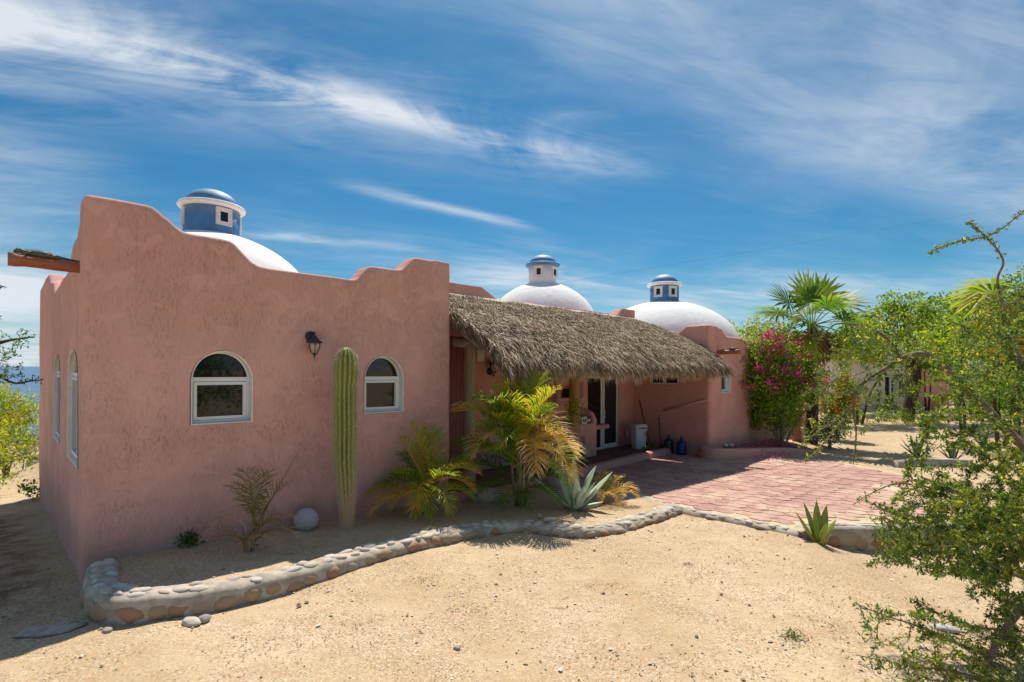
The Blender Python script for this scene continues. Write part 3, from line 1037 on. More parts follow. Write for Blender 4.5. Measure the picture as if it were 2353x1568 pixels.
# ---- porch: floor, curb, posts, beams, door, counter
mb = MB()
fl = [(5.2, -0.15), (6.5, -0.25), (8.4, -0.12), (10.5, -.02), (13.1, .05), (13.15, BW), (5.2, BW)]
mb.add([(u, v, .15) for u, v in fl], [tuple(range(len(fl)))], .5)
mb.build('porch_floor', plain('dusty_red_floor', (0.20, 0.11, 0.085), 0.8, 0.3, 5, .3, 40), house)


def ribbon(mbx, pts, prof_, closed=False, r=.5, wob=0.0):
    """sweep a cross-section prof_ of (side, height) along a ground path of (x, y, ztop)"""
    n = len(pts)
    m = len(prof_)
    vs, fs = [], []
    for i, p in enumerate(pts):
        a, b = Vector(pts[max(0, i - 1)]), Vector(pts[min(n - 1, i + 1)])
        t = (b - a)
        t.z = 0
        t.normalize()
        s = Vector((t.y, -t.x, 0))
        for k, (q, h) in enumerate(prof_):
            x = Vector(p) + s * q + Vector((0, 0, h))
            if wob:
                x += s * (wob * noise.noise(x * 4.0)) + Vector((0, 0, wob * noise.noise(x * 4.0 + Vector((7, 1, 2)))))
            vs.append(x)
    for i in range(n - 1):
        for k in range(m - 1):
            fs.append((i * m + k, i * m + k + 1, (i + 1) * m + k + 1, (i + 1) * m + k))
    fs.append(tuple(range(m - 1, -1, -1)))
    fs.append(tuple((n - 1) * m + k for k in range(m)))
    mbx.add(vs, fs, r)


def smooth_path(pts, per=6):
    out = []
    n = len(pts)
    for i in range(n - 1):
        p0, p1, p2, p3 = Vector(pts[max(0, i - 1)]), Vector(pts[i]), Vector(pts[i + 1]), Vector(pts[min(n - 1, i + 2)])
        for k in range(per):
            t = k / per
            out.append(0.5 * ((2 * p1) + (p2 - p0) * t + (2 * p0 - 5 * p1 + 4 * p2 - p3) * t * t + (3 * p1 - p0 - 3 * p2 + p3) * t ** 3))
    out.append(Vector(pts[-1]))
    return out


mb = MB()
cp = smooth_path([(5.0, -.02, .21), (5.3, -.22, .19), (5.75, -.30, .19), (6.4, -.30, .19), (7.4, -.24, .19), (8.4, -.16, .20), (9.6, -.10, .21), (11.0, -.02, .22), (12.1, .02, .22), (12.95, .06, .21)], 6)
pr = [(-.13, -.4), (-.13, -.06), (-.10, -.015), (-.05, .0), (.05, .0), (.10, -.015), (.13, -.06), (.13, -.4)]
ribbon(mb, cp, pr, wob=.012)
mb.build('porch_curb', M['stucco_far'], house, True)


def log(mbx, a, b, r0, r1, n=14, seg=10, wob=.03, r=.5):
    a, b = Vector(a), Vector(b)
    pts, rad = [], []
    ph = rng.random() * 9
    for i in range(seg + 1):
        t = i / seg
        p = a.lerp(b, t)
        p += Vector((noise.noise((ph, t * 2.5, 0)), noise.noise((ph, 5, t * 2.5)), 0)) * wob
        pts.append(p)
        rad.append(lerp(r0, r1, t) * (1 + .07 * noise.noise((ph + 3, t * 5, 2))))
    mbx.tube(pts, rad, n, r)


for (u, v, z1, r0, r1, mat, lab) in ((6.12, .66, 3.02, .135, .125, M['post'], 'grey weathered porch post by the red door'), (9.13, .36, 2.86, .145, .12, M['post_orange'], 'orange porch post by the barbecue')):
    mb = MB()
    log(mb, (u, v, .02), (u, v, z1), r0, r1)
    mb.build('post', mat, house, True, None, lab)
mb = MB()
log(mb, (5.72, .71, 2.93), (9.3, .32, 2.80), .085, .08)
mb.build('beam', M['beam'], house, True)
mb = MB()
log(mb, (9.1, .36, 2.94), (13.19, -.1, 2.80), .085, .08)
mb.build('beam', M['beam'], house, True)

TOPL, TOPR, EAVL, EAVR = (5.42, 3.94), (13.19, 3.95), (5.42, -1.12, 2.63), (13.12, -1.62, 2.61)


def roof(s, t):
    """s 0 at the top .. 1 at the eave, t 0 at the left rake .. 1 at the right"""
    u0, z0 = lerp(TOPL[0], TOPR[0], t), lerp(TOPL[1], TOPR[1], t)
    u1, v1, z1 = lerp(EAVL[0], EAVR[0], t), lerp(EAVL[1], EAVR[1], t), lerp(EAVL[2], EAVR[2], t)
    u = lerp(u0, u1, s) - .35 * math.sin(math.pi * s) * (1 - t) ** 6 * .4
    v = lerp(BW - .03, v1, s)
    sag = .10 * math.sin(math.pi * s) + .05 * noise.noise((t * 9, s * 3, 4.4))
    drop = -.16 * max(0, s - .82) / .18 * max(0, s - .82) / .18
    return Vector((u, v, lerp(z0, z1, s) + sag + drop))


for k in range(8):
    mb = MB()
    t = k / 7 * .96 + .015
    a, b = roof(0.03, t) - Vector((0, 0, .22)), roof(.88, t) - Vector((0, 0, .24))
    log(mb, a, b, .055, .05, 8, 6)
    mb.build('rafter', M['beam'], house, True)
th = MB()
NS, NT = 14, 60
vs, fs = [], []
for side in (0, 1):
    for i in range(NS + 1):
        for j in range(NT + 1):
            p = roof(i / NS * .97, j / NT)
            vs.append(p - Vector((0, 0, .03 + side * lerp(.10, .13, i / NS))))
o = (NS + 1) * (NT + 1)
for i in range(NS):
    for j in range(NT):
        a = i * (NT + 1) + j
        q = (a, a + 1, a + NT + 2, a + NT + 1)
        fs += [q, tuple(o + x for x in reversed(q))]
for i in range(NS):
    for j in (0, NT):
        a = i * (NT + 1) + j
        b = a + NT + 1
        fs.append((a, b, o + b, o + a))
for j in range(NT):
    a = NS * (NT + 1) + j
    fs.append((a, a + 1, o + a + 1, o + a))
th.add(vs, fs, .1)
thatch = th.build('thatch_roof', M['thatch_core'], house)
bl = MB()
tr = random.Random(3)


def blade(p, d, n, ln, w, curl, r):
    s = d.cross(n).normalized()
    m = p + d * (ln * .5) + n * .012
    e = p + d * ln - Vector((0, 0, curl))
    bl.add([p - s * w * .5, p + s * w * .5, m + s * w * .5, m - s * w * .5, e], [(0, 1, 2, 3), (3, 2, 4)], r)


for i in range(105000):
    s = tr.random() ** .95 * .98
    t = tr.random()
    p = roof(s, t)
    dn = (roof(min(1, s + .02), t) - p).normalized()
    ac_ = (roof(s, min(1, t + .01)) - roof(s, max(0, t - .01))).normalized()
    n = ac_.cross(dn)
    if n.z < 0:
        n = -n
    row = (s * 17) % 1.0
    d = (dn + ac_ * tr.gauss(0, .60) + n * (tr.uniform(.02, .22) if tr.random() < .84 else tr.uniform(.2, .5))).normalized()
    clump = noise.noise((t * 46, s * 18, 0)) * .30 + noise.noise((t * 9, s * 5, 7)) * .12
    r = max(0, min(1, (tr.gauss(.24, .15) if tr.random() < .50 else tr.gauss(.74, .17)) + clump))
    k = .55 + .6 * s
    blade(p + n * (tr.uniform(-.05, .035) + .03 * (1 - row)), d, n, tr.uniform(.10, .30) * k, tr.uniform(.006, .016), tr.uniform(0, .05), r)
for i in range(20000):
    t = tr.random()
    lay = tr.random()
    p = roof(lerp(.86, .985, lay), t) - Vector((0, 0, tr.uniform(0, .10)))
    out = Vector((.0, -1, 0))
    clump = noise.noise((t * 55, lay, 3)) * .20
    d = (out * tr.uniform(.05, .55) + Vector((tr.gauss(0, .26) + clump, 0, -1))).normalized()
    ln = tr.uniform(.15, .34) * (1 + .75 * noise.noise((t * 26, 1, 1)))
    r = max(0, min(1, tr.gauss(.62, .18) + noise.noise((t * 60, 0, 9)) * .25))
    blade(p, d, Vector((0, -1, .3)).normalized(), ln, tr.uniform(.007, .017), .03, r)
for i in range(2600):                                                        # ragged ends along the two rakes
    s = tr.random()
    left = tr.random() < .62
    t = 0.0 if left else 1.0
    p = roof(s, t) - Vector((0, 0, tr.uniform(-.02, .13)))
    d = Vector(((-1 if left else .15) * tr.uniform(.02, .35), -.8, -.55 + tr.gauss(0, .25))).normalized()
    blade(p, d, Vector((0, -.4, .9)), tr.uniform(.15, .36), tr.uniform(.010, .022), .06, max(0, min(1, tr.gauss(.5, .2))))
me = bl.mesh('thatch')
o = link('thatch', me, M['thatch'], thatch, 'stuff')
# black netting tied over the near end of the eave
nt_ = MB()
for k in range(15):
    t0 = .012 + k * .016
    pts = [roof(lerp(.70, .995, i / 9), t0 + .012 * math.sin(i + k)) + Vector((0, -.03, .06)) for i in range(10)]
    pts += [pts[-1] + Vector((.01 * math.sin(k), -.10, -.15)), pts[-1] + Vector((0, -.08, -.33))]
    nt_.tube(pts, .004, 3, .5, False)
for k in range(12):
    s0 = .72 + k * .025
    pts = []
    for i in range(24):
        q = roof(min(s0, .995), .012 + i * .0100) + Vector((0, -.03, .06 + .012 * math.sin(i * 1.7 + k)))
        pts.append(q)
    nt_.tube(pts, .004, 3, .5, False)
nt_.build('netting', M['black'], thatch, False, 'stuff')
mb = MB()
pts = [(5.1 + i * (13.18 - 5.1) / 24, BW - .012, 4.0 + .012 * noise.noise((i * .7, 2, 2))) for i in range(25)]
vs, fs = [], []
for (u, v, z) in pts:
    vs += [(u, BW + .02, z + .02), (u, BW - .10, z - .01 + .01 * noise.noise((u * 3, 1, 0))), (u, BW - .16, z - .06), (u, BW + .02, z - .09)]
for i in range(len(pts) - 1):
    for k in range(3):
        fs.append((i * 4 + k, i * 4 + k + 1, i * 4 + k + 5, i * 4 + k + 4))
mb.add(vs, fs, .5)
mb.build('mortar_flashing', M['cream'], house)

# red plank door behind the near post
dr = MB()
dr.box((5.62, BW + .10, .16), (6.63, BW + .13, 3.1), .5)
dr = dr.build('door', M['door'], house)
for i in range(8):
    p = MB()
    a = 5.63 + i * .124
    p.box((a + .004, BW + .065, .20), (a + .12, BW + .099, 3.06), .5)
    p.build('plank', M['door'], dr)
for z in (.35, 1.3, 2.35):
    p = MB()
    p.box((5.63, BW + .045, z), (6.62, BW + .064, z + .11), .5)
    p.build('rail', M['door'], dr)

# sliding patio door
a0, a1, z0, zs, zt = DOOR
sd = MB()
yb, yf = BW + .10, BW + .04
for (p, q, r_, s, y0, y1) in ((a0, a0 + .05, z0, zs, yf, yb), (a1 - .06, a1, z0, zs, yf, yb), (a0 + .051, a1 - .061, zs - .06, zs, yf, yb), (a0 + .051, a1 - .061, z0, z0 + .05, yf, yb),
                              (11.60, 11.67, z0 + .051, zs - .061, yf + .005, yb), (11.675, 11.74, z0 + .051, zs - .061, yf - .02, yb - .03), (11.741, a1 - .061, z0 + .051, z0 + .12, yf - .02, yb - .03),
                              (11.741, a1 - .061, zs - .10, zs - .061, yf - .02, yb - .03), (11.64, 11.70, zs + .002, zt - .02, yf + .01, yb)):
    sd.box((p, y0, r_), (q, y1, s), .5)
oo, ii = arch(a0, a1, zs, zs, zt)[2:], arch(a0 + .04, a1 - .04, zs, zs, zt - .03)[2:]
m_ = len(oo)
sd.add([(a, yf + .01, z) for a, z in oo] + [(a, yf + .01, z) for a, z in ii], [(i, i + 1, m_ + i + 1, m_ + i) for i in range(m_ - 1)], .5)
sd = sd.build('sliding_door', M['reveal'], house)
g = MB()
g.box((a0 + .02, yb - .035, z0 + .02), (11.66, yb - .02, zs - .02), .5)
g.build('pane', M['glass'], sd)
g = MB()
g.box((11.70, yf + .01, z0 + .08), (a1 - .03, yf + .02, zs - .08), .5)
g.build('screen', M['screen'], sd)
g = MB()
pts = arch(a0 + .01, a1 - .01, zs + .001, zs + .002, zt - .01)[2:]
g.add([(a, yb - .02, z) for a, z in pts], [tuple(range(len(pts)))], .5)
g.build('fanlight', M['glass'], sd)
g = MB()
g.box((11.69, yf - .055, 1.02), (11.715, yf - .021, 1.26), .5)
g.build('handle', M['frame'], sd)

# drain spouts
def spout(name, a, b, r, parent, lab):
    mb = MB()
    a, b = Vector(a), Vector(b)
    seg = 12
    pts, rad = [], []
    for i in range(seg + 1):
        t = i / seg
        pts.append(a.lerp(b, t) + Vector((0, 0, -.006 * math.sin(t * 5))))
        rad.append(r * (1 + (.16 if t > .9 else 0) + .05 * noise.noise((t * 7, r, 3))))
    mb.tube(pts, rad, 14, .5)
    o = mb.build(name, M['spout'], parent, True, None, lab)
    return o


spout('drain_spout', (0.2, .58, 3.585), (-.60, .58, 3.585), .066, house, 'red log spout under the lizard')
spout('drain_spout', (13.62, RV + .2, 2.93), (13.62, RV - .62, 2.93), .062, house, 'red log spout on the far wing')
# ================================================================== things on and round the house
def lamp(loc, rz, label, scale=1.0, up=False):
    """coach lamp; local -y points away from the wall"""
    t = thing('wall_lamp', label, 'wall lamp', loc, rz, 'coach lamps on the house walls')
    t.scale = (scale,) * 3
    mb = MB()
    n = 20
    mb.tube([(0, .015, 0), (0, -.02, 0), (0, -.045, 0)], [.085, .085, .05], n, .5)
    mb.build('back_plate', M['black'], t, True)
    mb = MB()
    zt = .02 if not up else .24
    if up:
        pts = [(0, -.04, -.02), (0, -.10, -.10), (0, -.15, -.08), (0, -.16, -.01)]
        base = .0
    else:
        pts = [(0, -.04, .0), (0, -.10, .06), (0, -.155, .05), (0, -.16, -.02)]
        base = -.26
    mb.tube(smooth_path(pts, 5), .014, 8, .5)
    mb.build('arm', M['black'], t, True)
    c = (0, -.16, base)
    mb = MB()
    vs, prof_ = [], [(.012, .275), (.03, .262), (.045, .235), (.095, .185), (.125, .165), (.128, .155), (.09, .152)]
    mb.lathe(prof_, 16, c, .5)
    mb.build('hood', M['black'], t)
    mb = MB()
    mb.lathe([(.082, .152), (.085, .12), (.070, .05), (.045, .0), (.02, -.012)], 16, c, .5)
    mb.build('glass', M['lampglass'], t, True)
    for k in range(6):
        w = math.pi / 3 * k + .2
        mb = MB()
        mb.tube([(c[0] + r_ * math.cos(w), c[1] + r_ * math.sin(w), c[2] + z) for r_, z in ((.088, .152), (.092, .12), (.078, .05), (.052, .0), (.02, -.018))], .006, 5, .5)
        mb.build('cage_bar', M['black'], t)
    mb = MB()
    mb.lathe([(.03, -.01), (.034, -.025), (.012, -.045), (.016, -.06), (.006, -.075), (.004, -.11)], 12, c, .5)
    mb.build('finial', M['black'], t, True)
    return t


lamp(L(2.56, -.002, 2.86), HA, 'black coach lamp on the front wall between the two arched windows', .9)
lamp(L(7.28, BW - .002, 2.36), HA, 'dark coach lamp in the shade under the thatched porch', 1.0, True)
mb = MB()
mb.box((-.045, -.03, -.07), (.045, .01, .07), .5)
mb.box((-.035, -.036, -.06), (.035, -.0305, .06), .5)
o = tag(mb.build('socket_box', plain('grey_metal_box', (.42, .45, .50), .5, .05, 5, 0), None), 'small grey electrical box low on the front wall near its right corner', 'electrical box')
o.location, o.rotation_euler = L(4.86, -.005, 1.24), (0, 0, HA)
mb = MB()
mb.box((-.11, -.02, -.13), (.11, .01, .13), .5)
for k in range(4):
    mb.box((-.09, -.026, -.09 + k * .055), (.09, -.0205, -.075 + k * .055), .5)
o = tag(mb.build('vent_plate', M['cream'], None), 'cream plaque on the porch wall beside the grey post', 'plaque')
o.location, o.rotation_euler = L(6.98, BW - .012, 2.72), (0, 0, HA)
mb = MB()
mb.box((-.05, -.015, -.07), (.05, .006, .07), .5)
mb.box((-.03, -.021, -.03), (.03, -.0155, .035), .5)
o = tag(mb.build('outlet', M['plastic_white'], None), 'white power outlet on the porch wall left of the bin', 'outlet')
o.location, o.rotation_euler = L(12.86, BW - .002, .52), (0, 0, HA)
mb = MB()
pa, pb = Vector((RU - .05, .30, 1.24)), Vector((RU - .05, -.99, 1.62))
mb.tube([L(*pa), L(*pa.lerp(pb, .5)), L(*pb)], .026, 8, .5)
rail = tag(mb.build('handrail', wood('pale_rail_wood', (.42, .30, .2), (.55, .42, .3), 6, 0), None, True), 'thin sloping wooden rail on the shaded side wall of the porch', 'handrail')
for t_ in (.2, .8):
    q = pa.lerp(pb, t_)
    mb = MB()
    mb.tube([L(*q), L(q.x + .06, q.y, q.z)], .012, 6, .5)
    mb.build('bracket', M['black'], rail)

# bronze lizard lying on the left spout
def lizard(loc, rz, label, s=1.0):
    t = thing('lizard_sculpture', label, 'sculpture', loc, rz, 'lizard sculptures on the spouts')
    mb = MB()
    pts = [(-.33, 0, .035), (-.30, .0, .05), (-.26, 0, .055), (-.22, .0, .045), (-.15, .01, .045), (-.05, 0, .042), (.04, -.01, .03), (.15, .0, .018), (.28, .01, .010), (.40, 0, .006)]
    rad = [.012, .028, .034, .028, .042, .046, .032, .018, .011, .005]
    mb.tube(smooth_path(pts, 3), [lerp(rad[i // 3], rad[min(9, i // 3 + 1)], (i % 3) / 3) for i in range(28)], 10, .5)
    b = mb.build('body', M['iron'], t, True)
    mb = MB()
    for k in range(22):
        f = k / 21
        x = -.30 + f * .55
        z = interp([(-.3, .078), (-.2, .073), (-.1, .088), (0, .072), (.1, .045), (.25, .02)], x)
        h = .020 * (1 - .6 * f)
        mb.add([(x - .010, .004, z - .004), (x + .010, .004, z - .004), (x + .004, 0, z + h), (x + .01, -.004, z - .004), (x - .01, -.004, z - .004)], [(0, 1, 2), (3, 4, 2), (1, 3, 2), (4, 0, 2)], .5)
    mb.build('crest', M['iron'], t)
    for sx, sy in ((-.20, 1), (-.20, -1), (.0, 1), (.0, -1)):
        mb = MB()
        mb.tube([(sx, sy * .03, .045), (sx + .03, sy * .075, .05), (sx - .02, sy * .085, .01), (sx - .06, sy * .08, .004)], [.018, .016, .011, .007], 7, .5)
        mb.build('leg', M['iron'], t, True)
    t.scale = (s, s, s)


lizard(L(-.27, .58, 3.648), HA, 'green bronze lizard lying on the red log spout of the near corner', .86)
lizard(L(13.62, RV - .34, 2.988), HA + math.pi / 2, 'small dark lizard on the red spout by the bougainvillea', .72)

# barbecue counter
t = thing('barbecue_counter', 'pink masonry barbecue counter against the porch wall beside the sliding door', 'counter', HO, HA)


def fill_bbq(bm):
    solid(bm, (8.85, .80, 0.0), (10.55, BW - .02, 1.02))
    prism(bm, [(.80, 0.0), (BW - .02, 0.0), (BW - .02, 1.42), (1.08, 1.36), (.92, 1.30), (.84, 1.18), (.80, 1.1)], 'v', 10.45, 10.62)
    solid(bm, (10.5, .92, .80), (11.35, BW - .02, .92))


adobe('counter_body', fill_bbq, .028, M['stucco_far'], t, 4, lambda bm: solid(bm, (9.2, .5, .15), (10.1, 1.1, .7)))
mb = MB()
mb.box((9.0, .86, 1.024), (9.9, 1.28, 1.05), .5)
for k in range(12):
    mb.box((9.03 + k * .072, .88, 1.052), (9.05 + k * .072, 1.26, 1.064), .5)
mb.build('grill_grate', M['black'], t)


def crate(name, loc, size, mat, label, cat, spots=0):
    t = thing(name, label, cat, loc, HA)
    x, y, z = size
    mb = MB()
    mb.box((-x / 2, -y / 2, 0), (x / 2, y / 2, z), .5)
    mb.build('case', mat, t)
    mb = MB()
    for k in range(2):
        a = -x / 2 + x * (.18 + .42 * k)
        mb.box((a, -y / 2 - .006, z * .3), (a + x * .25, -y / 2 - .001, z * .75), .5)
    mb.build('front_panel', M['black'] if spots else M['plastic_white'], t)
    mb = MB()
    mb.box((-x / 2 - .005, -y / 2 - .005, z), (x / 2 + .005, y / 2 + .005, z + .018), .5)
    mb.build('lid', mat, t)


crate('tin_box', L(10.12, .92, 1.012), (.20, .16, .17), M['plastic_white'], 'white box with a dark patch on the barbecue counter', 'box', 1)
crate('storage_box', L(10.33, .95, 1.012), (.19, .18, .16), M['black'], 'dark box at the right end of the barbecue counter', 'box')
crate('niche_box', L(9.85, BW - .27, 1.70), (.34, .22, .20), M['black'], 'dark box standing in the hood niche', 'box')

# white swing bin
t = thing('waste_bin', 'white plastic waste bin with lid standing on the porch by the brooms', 'bin', L(12.60, .78, .15), HA - .35)
mb = MB()
b0, b1, z1 = .165, .215, .60
vs = []
for (hw, hd, z) in ((b0, b0 * .8, 0), (b1, b1 * .8, z1)):
    for k in range(20):
        w = 2 * math.pi * k / 20
        c_, s_ = math.cos(w), math.sin(w)
        vs.append((hw * math.copysign(abs(c_) ** .35, c_), hd * math.copysign(abs(s_) ** .35, s_), z))
mb.add(vs, [(k, (k + 1) % 20, 20 + (k + 1) % 20, 20 + k) for k in range(20)] + [tuple(range(19, -1, -1))], .5)
mb.build('body', M['plastic_white'], t)
mb = MB()
vs = []
for (hw, hd, z) in ((b1 + .012, (b1 + .012) * .8, z1 + .012), (b1 + .012, (b1 + .012) * .8, z1 + .05), (b1 * .85, b1 * .66, z1 + .10)):
    for k in range(20):
        w = 2 * math.pi * k / 20
        c_, s_ = math.cos(w), math.sin(w)
        vs.append((hw * math.copysign(abs(c_) ** .35, c_), hd * math.copysign(abs(s_) ** .35, s_), z))
mb.add(vs, [(j * 20 + k, j * 20 + (k + 1) % 20, j * 20 + 20 + (k + 1) % 20, j * 20 + 20 + k) for j in (0, 1) for k in range(20)] + [tuple(range(40, 60)), tuple(range(19, -1, -1))], .5)
mb.build('lid', M['plastic_white'], t)
mb = MB()
mb.box((.08, -.1795, .37), (.15, -.172, .52), .5)
mb.build('sticker', plain('red_white_sticker', (.55, .18, .16), .5, .5, 30, 0), t)
mb = MB()
mb.box((-.13, -.181, z1 - .02), (.15, -.172, z1 + .006), .5)
mb.build('lid_gap', M['gap'], t)

for (a, b, r, lab, head) in (((12.93, .60, .17), (13.06, 1.05, 1.52), .017, 'black broom leaning behind the white bin against the porch wall', 0), ((13.02, .30, .17), (13.10, .42, 1.05), .016, 'shorter dark pole standing between the bin and the jugs', 1)):
    t = thing('broom', lab, 'broom', L(*a), 0)
    d = L(*b) - L(*a)
    mb = MB()
    mb.tube([d * .10, d * .5, d], r, 8, .5)
    mb.build('handle', M['black'], t, True)
    mb = MB()
    for k in range(14):
        f = (k - 6.5) / 6.5
        mb.tube([d * .11 + Vector((f * .05, 0, 0)), Vector((f * .13, f * .02, -.02))], .010, 4, .5)
    mb.build('bristles', M['black'], t)

for (u, v, z, mat, lab, rz) in ((13.02, .06, .06, M['jug2'], 'teal water jug against the side wall, nearer the brooms', 0), (12.98, -.36, .05, M['jug'], 'deep blue water jug at the end of the porch curb', 1)):
    t = thing('water_jug', lab, 'water jug', L(u, v, z), rz, 'refillable water jugs on the porch')
    mb = MB()
    mb.lathe([(.12, 0), (.135, .012), (.135, .11), (.129, .125), (.135, .14), (.135, .22), (.129, .235), (.135, .25), (.133, .32), (.115, .36), (.07, .40), (.034, .42), (.030, .44), (.030, .475)], 28, (0, 0, 0), .5)
    mb.build('bottle', mat, t, True)
    mb = MB()
    mb.lathe([(.033, 0), (.034, .028), (.028, .034)], 16, (0, 0, .474), .5)
    mb.build('cap', mat, t, True)

# ================================================================== stones, planter wall
def rock_mesh(seed, flat=.6, rough=.18, sub=2):
    bm = bmesh.new()
    bmesh.ops.create_icosphere(bm, subdivisions=sub, radius=1)
    o = Vector((seed * 3.7, seed * 1.3, seed * 7.1))
    for v in bm.verts:
        p = v.co.copy()
        k = 1 + rough * (noise.noise(p * 1.2 + o) * 1.4 + .45 * noise.noise(p * 2.9 + o))
        v.co = Vector((p.x * k, p.y * k, p.z * k * flat))
    me = bpy.data.meshes.new('rock')
    bm.to_mesh(me)
    bm.free()
    me.polygons.foreach_set('use_smooth', [True] * len(me.polygons))
    return me


COB = [rock_mesh(i, .55, .14) for i in range(8)]
for me in COB:
    me.materials.append(M['cobble'])
FST = [rock_mesh(20 + i, .45, .26) for i in range(8)]
for me in FST:
    me.materials.append(M['facestone'])


def put(name, me, parent, loc, rot, scl, label=None):
    o = bpy.data.objects.new(name, me)
    COL.objects.link(o)
    o.location, o.rotation_euler, o.scale = loc, rot, scl
    if parent:
        o.parent = parent
    if label:
        o['label'] = label
    return o


def sides(path, i):
    a, b = path[max(0, i - 1)], path[min(len(path) - 1, i + 1)]
    t = b - a
    t.z = 0
    t.normalize()
    return t, Vector((t.y, -t.x, 0))


def cobble_wall(name, label, path, half, face_side, depth, top_step, rows, face_step, seed, face_r=(.085, .145)):
    """low mortar wall along a path of top-centre points, cobbles bedded in its top and rougher stones in its face"""
    r = random.Random(seed)
    t = thing(name, label, 'stone edging', (0, 0, 0))
    sp = smooth_path(path, 8)
    mb = MB()
    h = half
    pr = [(-h - .012, -depth - .25), (-h - .006, -depth * .5), (-h, -.05), (-h + .03, -.012), (-h * .3, .004), (h * .3, .004), (h - .03, -.012), (h, -.05), (h + .006, -depth * .5), (h + .012, -depth - .25)]
    if face_side < 0:
        pass
    ribbon(mb, sp, pr, wob=.016)
    mb.build('mortar', M['mortar'], t, True)
    # arc length
    S = [0]
    for a, b in zip(sp, sp[1:]):
        S.append(S[-1] + (b - a).length)

    def at(s):
        for i in range(len(S) - 1):
            if S[i + 1] >= s:
                f = (s - S[i]) / max(1e-6, S[i + 1] - S[i])
                tt, sd = sides(sp, i)
                return sp[i].lerp(sp[i + 1], f), tt, sd
        tt, sd = sides(sp, len(sp) - 1)
        return sp[-1], tt, sd
    n = 0
    for row in range(rows):
        s = r.uniform(0, top_step * .6)
        while s < S[-1]:
            p, tt, sd = at(s)
            off = (row + .5) / rows * 2 - 1
            q = p + sd * (off * (half - .035) + r.uniform(-.025, .025)) + Vector((0, 0, -.004 + r.uniform(-.008, .006)))
            a = r.uniform(.060, .100)
            if r.random() < .92:
                put('stone', r.choice(COB), t, q, (r.uniform(-.15, .15), r.uniform(-.15, .15), math.atan2(tt.y, tt.x) + r.gauss(0, .35)), (a, a * r.uniform(.55, .8), r.uniform(.042, .06)))
                n += 1
            s += top_step * r.uniform(.8, 1.35)
    s = r.uniform(.05, .2)
    while s < S[-1]:
        p, tt, sd = at(s)
        gz = ground_z(p.x + sd.x * face_side * (half + .12), p.y + sd.y * face_side * (half + .12))
        dz = p.z - gz
        if dz > .07:
            a = r.uniform(*face_r)
            q = p + sd * (face_side * (half - .012)) + Vector((0, 0, -dz * r.uniform(.50, .78)))
            put('stone', r.choice(FST), t, q, (math.pi / 2 - .1, r.uniform(-.3, .3), math.atan2(sd.y * face_side, sd.x * face_side) + math.pi / 2), (a, min(a * .82, dz * .40), .085), None)
            n += 1
        s += face_step * r.uniform(.7, 1.3)
    return t


cobble_wall('planter_wall', 'low curved planter wall of cobbles set in grey mortar in front of the house', WALL, .148, 1, .30, .165, 2, .21, 5)
cobble_wall('patio_edging', 'cobble edging along the straight front edge of the paved patio', EDGE, .10, 1, .14, .17, 1, .5, 6)
cobble_wall('patio_step', 'higher stone retaining edge of the patio behind the yellow aloe', STEP, .13, 1, .34, .17, 1, .26, 8, (.13, .2))

# ================================================================== patio of interlocking pavers
mb = MB()
vs = [(x, y, .048) for x, y in PATIO]
mb.add(vs + [(x, y, -.35) for x, y in PATIO], [tuple(range(len(vs)))[::-1]] + [(i, (i + 1) % len(vs), len(vs) + (i + 1) % len(vs), len(vs) + i) for i in range(len(vs))], .5)
patio = struct('patio', mb, M['joint'])
PL_, PW_, PT_ = .40, .25, .10
cellL = PL_ - PT_


def paver_mesh(seed):
    r = random.Random(seed)
    g = .010
    a, b, t = PL_ / 2 - g, PW_ / 2 - g, PT_
    out = [(-a, 0), (-a + t * .9, -b), (a - t * 1.1, -b), (a, 0), (a - t * .9, b), (-a + t * 1.1, b)]
    vs, n = [], 6
    for (k, z) in ((1.0, 0.0), (1.0, .032), (.955, .040)):
        for x, y in out:
            vs.append((x * k, y * k, z + (r.uniform(-.002, .002) if z > .03 else 0)))
    fs = [tuple(range(2 * n, 3 * n))]
    for j in (0, 1):
        for i in range(n):
            i2 = (i + 1) % n
            fs.append((j * n + i, j * n + i2, (j + 1) * n + i2, (j + 1) * n + i))
    m_ = MB()
    m_.add(vs, fs, .5)
    me = m_.mesh('paver')
    me.materials.append(M['paver'])
    return me


PVM = [paver_mesh(i) for i in range(5)]
ea = (EDGE[-1] - EDGE[0])
ea.z = 0
ea.normalize()
eb = Vector((-ea.y, ea.x, 0))
pang = math.atan2(ea.y, ea.x)
O_ = EDGE[0] + eb * .10
cells = []
pr_ = random.Random(12)
for i in range(-40, 60):
    for j in range(-30, 60):
        q = O_ + ea * (i * cellL) + eb * (j * PW_ + (PW_ / 2 if i % 2 else 0) + .13)
        ok = all(inside(PATIO, q.x + ea.x * dx + eb.x * dy, q.y + ea.y * dx + eb.y * dy) for dx, dy in ((-.19, 0), (.19, 0), (0, .11), (0, -.11)))
        if ok:
            cells.append(q)
